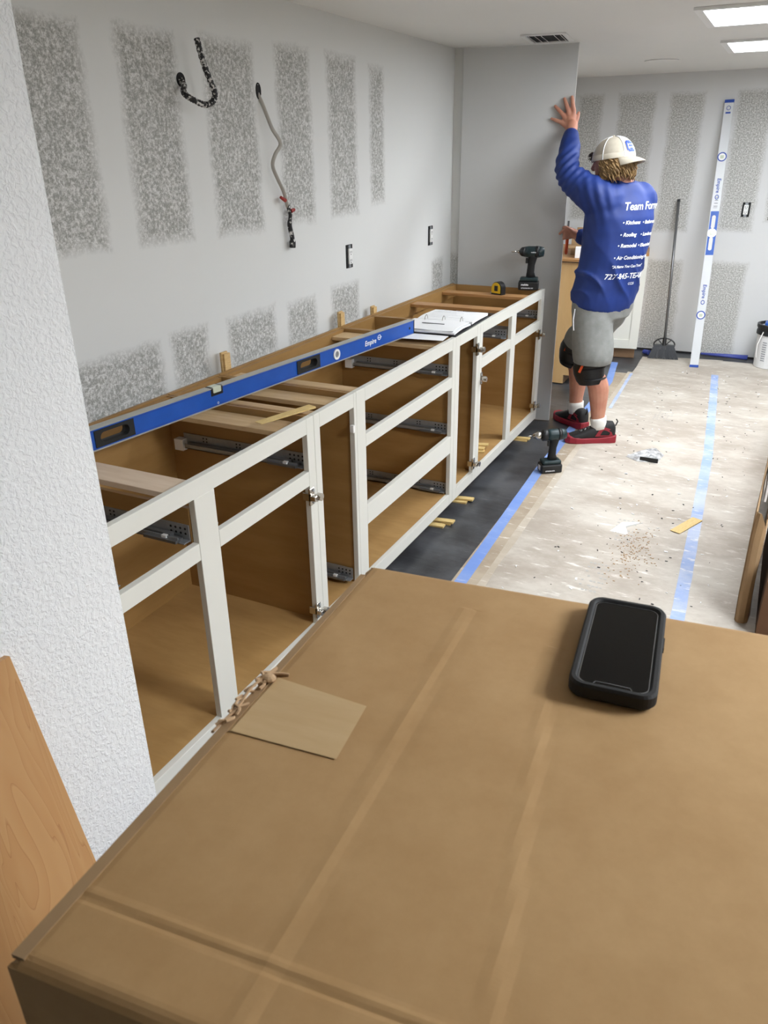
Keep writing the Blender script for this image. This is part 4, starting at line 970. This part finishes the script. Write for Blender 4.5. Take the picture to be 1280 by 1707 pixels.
backtext('CC25', .018, .94, .09, True, bold=.0003)
pr.build('shirt_print', M['print'], so, org=PO, kind='stuff')

# shorts
st = MB()
st.loft([ring((.352, 4.682, .90), .150, .120), ring((.352, 4.682, .82), .165, .135), ring((.350, 4.682, .74), .160, .130)])
limb(st, [HP_L+Vector((.0, .01, -.02)), HP_L.lerp(KN_L, .5)+Vector((.005, 0, 0)), KN_L+Vector((.0, 0, .085))], [.120, .118, .118], 20)
limb(st, [HP_R+Vector((0, -.01, -.02)), HP_R.lerp(KN_R, .5)+Vector((.01, 0, 0)), KN_R+Vector((.025, -.01, .09))], [.115, .108, .098], 20)
sm2 = remesh(st, .009, 5, .5)
# trim the rounded leg ends into straight hems
bm = bmesh.new(); bm.from_mesh(sm2)
bmesh.ops.bisect_plane(bm, geom=bm.verts[:]+bm.edges[:]+bm.faces[:], plane_co=(0, 0, .492), plane_no=(0, 0, -1), clear_outer=True)
be = [e for e in bm.edges if e.is_boundary]
ex = bmesh.ops.extrude_edge_only(bm, edges=be)
for v in [g_ for g_ in ex['geom'] if isinstance(g_, bmesh.types.BMVert)]:
    c = (KN_L if (v.co-KN_L).length < (v.co-KN_R).length else KN_R); v.co.x += (c.x-v.co.x)*.10; v.co.y += (c.y-v.co.y)*.10; v.co.z += .012
bm.to_mesh(sm2); bm.free()
for v in sm2.vertices:
    v.co += v.normal*(.005*noise.noise(v.co*11)+.004*math.sin((v.co.z*.4+v.co.x)*70)*max(0, noise.noise(v.co*5)))
sho = mesh_obj('shorts', sm2, M['shorts'], pn, PO)
MB().tube([Vector((.225, 4.535, .80)), Vector((.222, 4.528, .74)), Vector((.232, 4.52, .68))], .004, 6).build('pocket_zip', M['print'], sho, org=PO)

# socks, shoes, knee pads
def shoe(an, d, side):
    t = MB(); d = Vector(d).normalized(); lt = UP.cross(d)
    def P(x, y, z): return Vector((an.x, an.y, .004))+d*x+lt*y+UP*z
    prof = [(-.098, .012, .030, .050), (-.094, .028, .022, .105), (-.080, .036, .02, .128), (-.045, .040, .02, .130), (-.005, .040, .02, .122), (.03, .042, .02, .104), (.07, .046, .02, .086), (.11, .049, .02, .068), (.15, .047, .02, .055), (.180, .038, .02, .045), (.196, .020, .024, .034)]
    n = 20; rings = []
    for x, hw, z0, z1 in prof:
        rings.append([P(x, hw*math.copysign(abs(math.cos(q))**.7, math.cos(q)), z0+(z1-z0)*(.5+.5*math.copysign(abs(math.sin(q))**.75, math.sin(q)))) for q in [2*PI*i/n for i in range(n)]])
    s = MB().loft(rings).build('shoe', M['shoe'], pn, org=PO, smooth=True)
    out = [(-.106, .018), (-.098, .034), (-.06, .042), (-.01, .041), (.04, .044), (.09, .051), (.14, .051), (.18, .042), (.203, .022)]
    poly = [(x, w_) for x, w_ in out]+[(x, -w_) for x, w_ in out[::-1]]
    def slab(zf0, zf1, g): return [[P(x*g, y*g, z(x)) for x, y in poly] for z in (zf0, zf1)]
    r0, r1 = slab(lambda x: .0, lambda x: .030+.012*max(0, -x/.1)+.012*max(0, (x-.12)/.08), 1.0)
    r2 = [P(x*.97, y*.9, .034+.014*max(0, -x/.1)+.014*max(0, (x-.12)/.08)) for x, y in poly]
    MB().loft([r0, r1, r2]).build('sole', M['shoered'], s, org=PO, bevel=.003)
    for sg in (1, -1):
        tri = [(-.085, .040), (-.095, .075), (-.05, .095), (-.015, .105), (.005, .09), (.03, .045)]; inn = [(-.055, .052), (-.060, .07), (-.04, .08), (-.022, .086), (-.012, .078), (.0, .052)]
        def side_y(x, z):
            hw = next((a[1]+(b[1]-a[1])*(x-a[0])/(b[0]-a[0]) for a, b in zip(prof, prof[1:]) if a[0] <= x <= b[0]), .03); z1 = next((a[3]+(b[3]-a[3])*(x-a[0])/(b[0]-a[0]) for a, b in zip(prof, prof[1:]) if a[0] <= x <= b[0]), .06)
            sn = min(.98, max(-.98, 2*(z-.02)/(z1-.02)-1)); sn = math.copysign(abs(sn)**(1/.75), sn); return hw*abs(1-sn*sn)**.35+.003
        mb = MB(); mb.add([P(x, sg*side_y(x, z), z) for x, z in tri]+[P(x, sg*side_y(x, z), z) for x, z in inn], [(i, (i+1) % 6, 6+(i+1) % 6, 6+i) for i in range(6)]); mb.build('side_panel', M['shoered'], s, org=PO)
    mb = MB()
    for i in range(5):
        x = .015+i*.022; z = .112-i*.0115; mb.tube([P(x, -.026, z-.010), P(x+.012, 0, z+.006), P(x, .026, z-.010)], .0026, 6); mb.tube([P(x+.012, -.026, z-.016), P(x, 0, z+.008), P(x+.012, .026, z-.016)], .0026, 6)
    mb.build('laces', M['pole'], s, org=PO, kind='stuff')
    MB().tube([P(-.098, 0, .10), P(-.108, 0, .128), P(-.098, 0, .142)], .004, 6).build('pull_tab', M['shoe'], s, org=PO)
    return s
shoe(AN_L, (-.275, -.125, 0), 1)
shoe(AN_R, (-.78, .62, 0), 1)
for an, kn in ((AN_L, KN_L), (AN_R, KN_R)):
    a = an+Vector((0, 0, -.01)); b = an.lerp(kn, .17)
    MB().tube([a, a.lerp(b, .3), a.lerp(b, .65), b, b-(b-a).normalized()*.004], [.047, .0475, .0475, .050, .040], 18).build('sock', M['sock'], pn, org=PO, smooth=True)
def pad(kn, an, hip, fwd, outer):
    ax = (hip-an).normalized(); fwd = Vector(fwd).normalized(); fwd = (fwd-ax*fwd.dot(ax)).normalized(); sdv = ax.cross(fwd); rings = []
    n = 24
    for h, r, b in ((-.075, .070, .006), (-.05, .074, .018), (-.01, .076, .028), (.03, .080, .026), (.065, .082, .012)):
        c = kn+ax*h
        rings.append([c+fwd*((r+b*max(0, math.cos(q))**2)*math.cos(q))+sdv*(r*math.sin(q)) for q in [2*PI*i/n for i in range(n)]])
    inner = [[kn+ax*h+(p-kn-ax*h)*.9 for p in rr_] for h, rr_ in ((.065, rings[-1]), (-.075, rings[0]))]
    p = MB().loft(rings+inner+[rings[0]], cap=False).build('knee_pad', M['pad'], pn, org=PO, smooth=True)
    q = MB()
    for h in (-.045, .02): q.tube([kn+ax*h+fwd*(.080*math.cos(t_))+sdv*(.080*math.sin(t_)) for t_ in [PI*.35+PI*1.3*i/16 for i in range(17)]], .006, 6, flat=.5)
    q.build('strap', M['rubber'], p, org=PO, kind='stuff')
    c = kn+ax*.03+fwd*.05+outer*.072
    MB().box(-.007, .007, -.004, .004, -.02, .045, Matrix.Translation(c) @ Matrix.Rotation(.35, 4, 'Y')).build('orange_tab', M['orange'], p, org=PO)
    return p
pad(KN_L+Vector((0, 0, .0)), AN_L, HP_L, (-.91, -.1, 0), Vector((.1, -1, 0)))
pad(KN_R, AN_R, HP_R, (-.9, .3, 0), Vector((0, -1, 0)))

# cap
capm = MB(); n = 40; rings = []
CC = HC+HU*-.004+HF*-.012
for i in range(12):
    q = PI/2*i/11; c = math.cos(q); z = math.sin(q)
    rings.append([CC+HF*(0.118*c**.85*math.cos(a) if c > 0 else 0)+HL*(0.096*(c**.85 if c > 0 else 0)*math.sin(a))+HU*(.112*z) for a in [2*PI*k/n for k in range(n)]])
rings[-1] = [CC+HU*.112+HF*(.002*math.cos(2*PI*k/n))+HL*(.002*math.sin(2*PI*k/n)) for k in range(n)]
cap = capm.loft(rings, cap=False)
capo = cap.build('cap', M['cap'], pn, org=PO, smooth=True)
def capp(a, q, g=1.012):
    c = math.cos(q); return CC+HF*(0.118*g*c**.85*math.cos(a))+HL*(0.096*g*c**.85*math.sin(a))+HU*(.112*g*math.sin(q))
sm_ = MB()
for k in range(6): sm_.tube([capp(PI/6+k*PI/3, 1.5*i/10) for i in range(11)], .0022, 6)
sm_.build('seams', M['print'], capo, org=PO, kind='stuff')
bnd = MB().loft([[capp(a, q_, g_) for a in [2*PI*k/n for k in range(n)]] for q_, g_ in ((0, 1.015), (.24, 1.018), (.24, .99), (0, .99), (0, 1.015))], cap=False); bnd.build('sweatband', M['cap'], capo, org=PO, smooth=True)
MB().sph(CC+HU*.114, .009, 10, 6, (1, 1, .6)).build('button', M['cap'], capo, org=PO)
br = MB(); g = []
for i in range(13):
    a = PI+(-.62+1.24*i/12)*1.35; e = capp(a, .02, 1.0); u = -1+2*i/12; ln = .072*math.sqrt(max(0, 1-u*u*.96))
    for k in range(5): f_ = k/4; g.append(e-HF*(ln*f_)-HU*(.026*f_*(.6+.4*f_)+.012*abs(u)**2*f_)+HL*0)
kk = len(g); g += [p-HU*.004 for p in g]
f1 = [(i*5+k, (i+1)*5+k, (i+1)*5+k+1, i*5+k+1) for i in range(12) for k in range(4)]
b_ = [i*5 for i in range(13)]+[60+k for k in range(1, 5)]+[i*5+4 for i in range(11, -1, -1)]+[k for k in range(3, 0, -1)]
br.add(g, f1+[tuple(q+kk for q in f[::-1]) for f in f1]+[(b_[i], b_[(i+1) % len(b_)], b_[(i+1) % len(b_)]+kk, b_[i]+kk) for i in range(len(b_))])
br.build('bill', M['cap'], capo, org=PO, smooth=True)
def patch(a0, a1, q0, q1, gg, nm, m):
    mb = MB(); N_ = 8; vs = [capp(a0+(a1-a0)*i/N_, q0+(q1-q0)*j/N_, gg) for i in range(N_+1) for j in range(N_+1)]
    keep = lambda i, j: not ((i in (0, N_-1)) and (j in (0, N_-1)))
    mb.add(vs, [(i*(N_+1)+j, (i+1)*(N_+1)+j, (i+1)*(N_+1)+j+1, i*(N_+1)+j+1) for i in range(N_) for j in range(N_) if keep(i, j)]); return mb.build(nm, m, capo, org=PO)
ac = PI-.0
patch(ac-.36, ac+.36, .22, .80, 1.022, 'patch', M['printblue']); patch(ac-.26, ac+.26, .31, .71, 1.028, 'patch', M['cap'])
for j, (qa, qb) in enumerate(((.60, .70), (.45, .55), (.31, .39))): patch(ac-.24+.03*j, ac+.24-.05*j, qa, qb, 1.033, 'patch_letters', M['printblue'])
# hair: curls below the cap, and the tuft through the front opening
hm = MB(); random.seed(21)
for i in range(300):
    a = PI+random.uniform(-1.75, 1.75); q = 0; e = capp(a, 0.0, random.uniform(.84, .97))-HU*random.uniform(-.005, .03)
    outw = (e-CC); outw = (outw-HU*outw.dot(HU)).normalized(); tg = HU.cross(outw); ln = random.uniform(.05, .10); ph_ = random.uniform(0, 6.28); am = random.uniform(.006, .012)
    pts = [e-HU*(ln*k/8)+outw*(.010*math.sin(PI*k/8)+am*.6*math.cos(ph_+k*1.3))+tg*(am*math.sin(ph_+k*1.3)) for k in range(9)]
    hm.tube(pts, [.0042]*7+[.003, .0012], 5)
hm.build('hair', M['hair'], pn, org=PO, smooth=True, kind='stuff')
ux = MB()
for z_, rx, ry in ((0,0,0),):
    rr2 = []
    for c, g_ in ((.006, .86), (-.008, .93), (-.03, .95), (-.06, .88), (-.085, .7)):
        rr2.append([CC+HF*((.118*g_)*math.cos(a)-.01)+HL*(.098*g_*math.sin(a))+HU*c for a in [PI-1.7+3.4*i/20 for i in range(21)]]+[CC-HF*.01+HU*c])
    ux.loft(rr2)
ux.build('hair_mass', M['hair'], pn, org=PO, smooth=True)
tf = MB()
for i in range(60):
    e = CC+HF*(.118+.004*random.random())+HU*random.uniform(.012, .05)+HL*random.uniform(-.03, .03); d_ = (HF*.8+HU*random.uniform(-.4, .7)+HL*random.uniform(-.6, .6)).normalized()
    tf.tube([e-HF*.01, e+d_*.014, e+d_*.022-HU*.008], [.004, .0035, .001], 5)
tf.build('hair_tuft', M['darkhair'], pn, org=PO, kind='stuff')
# tool in the right hand: lies against the panel edge
t = empty('scraper', (.0665, 4.862, 1.06), 0, 'orange-handled hand tool gripped in the lower hand at the panel edge', 'tool')
MB().loft([[(.009*k_*math.cos(q), .009*k_*math.sin(q), z) for q in [2*PI*i/12 for i in range(12)]] for k_, z in ((.7, 0), (1.1, .01), (1, .05), (1.15, .10), (.9, .14))]).build('handle', M['orange'], t, smooth=True)
MB().box(-.006, .006, -.0015, .0015, .138, .19).build('blade', M['steel'], t)
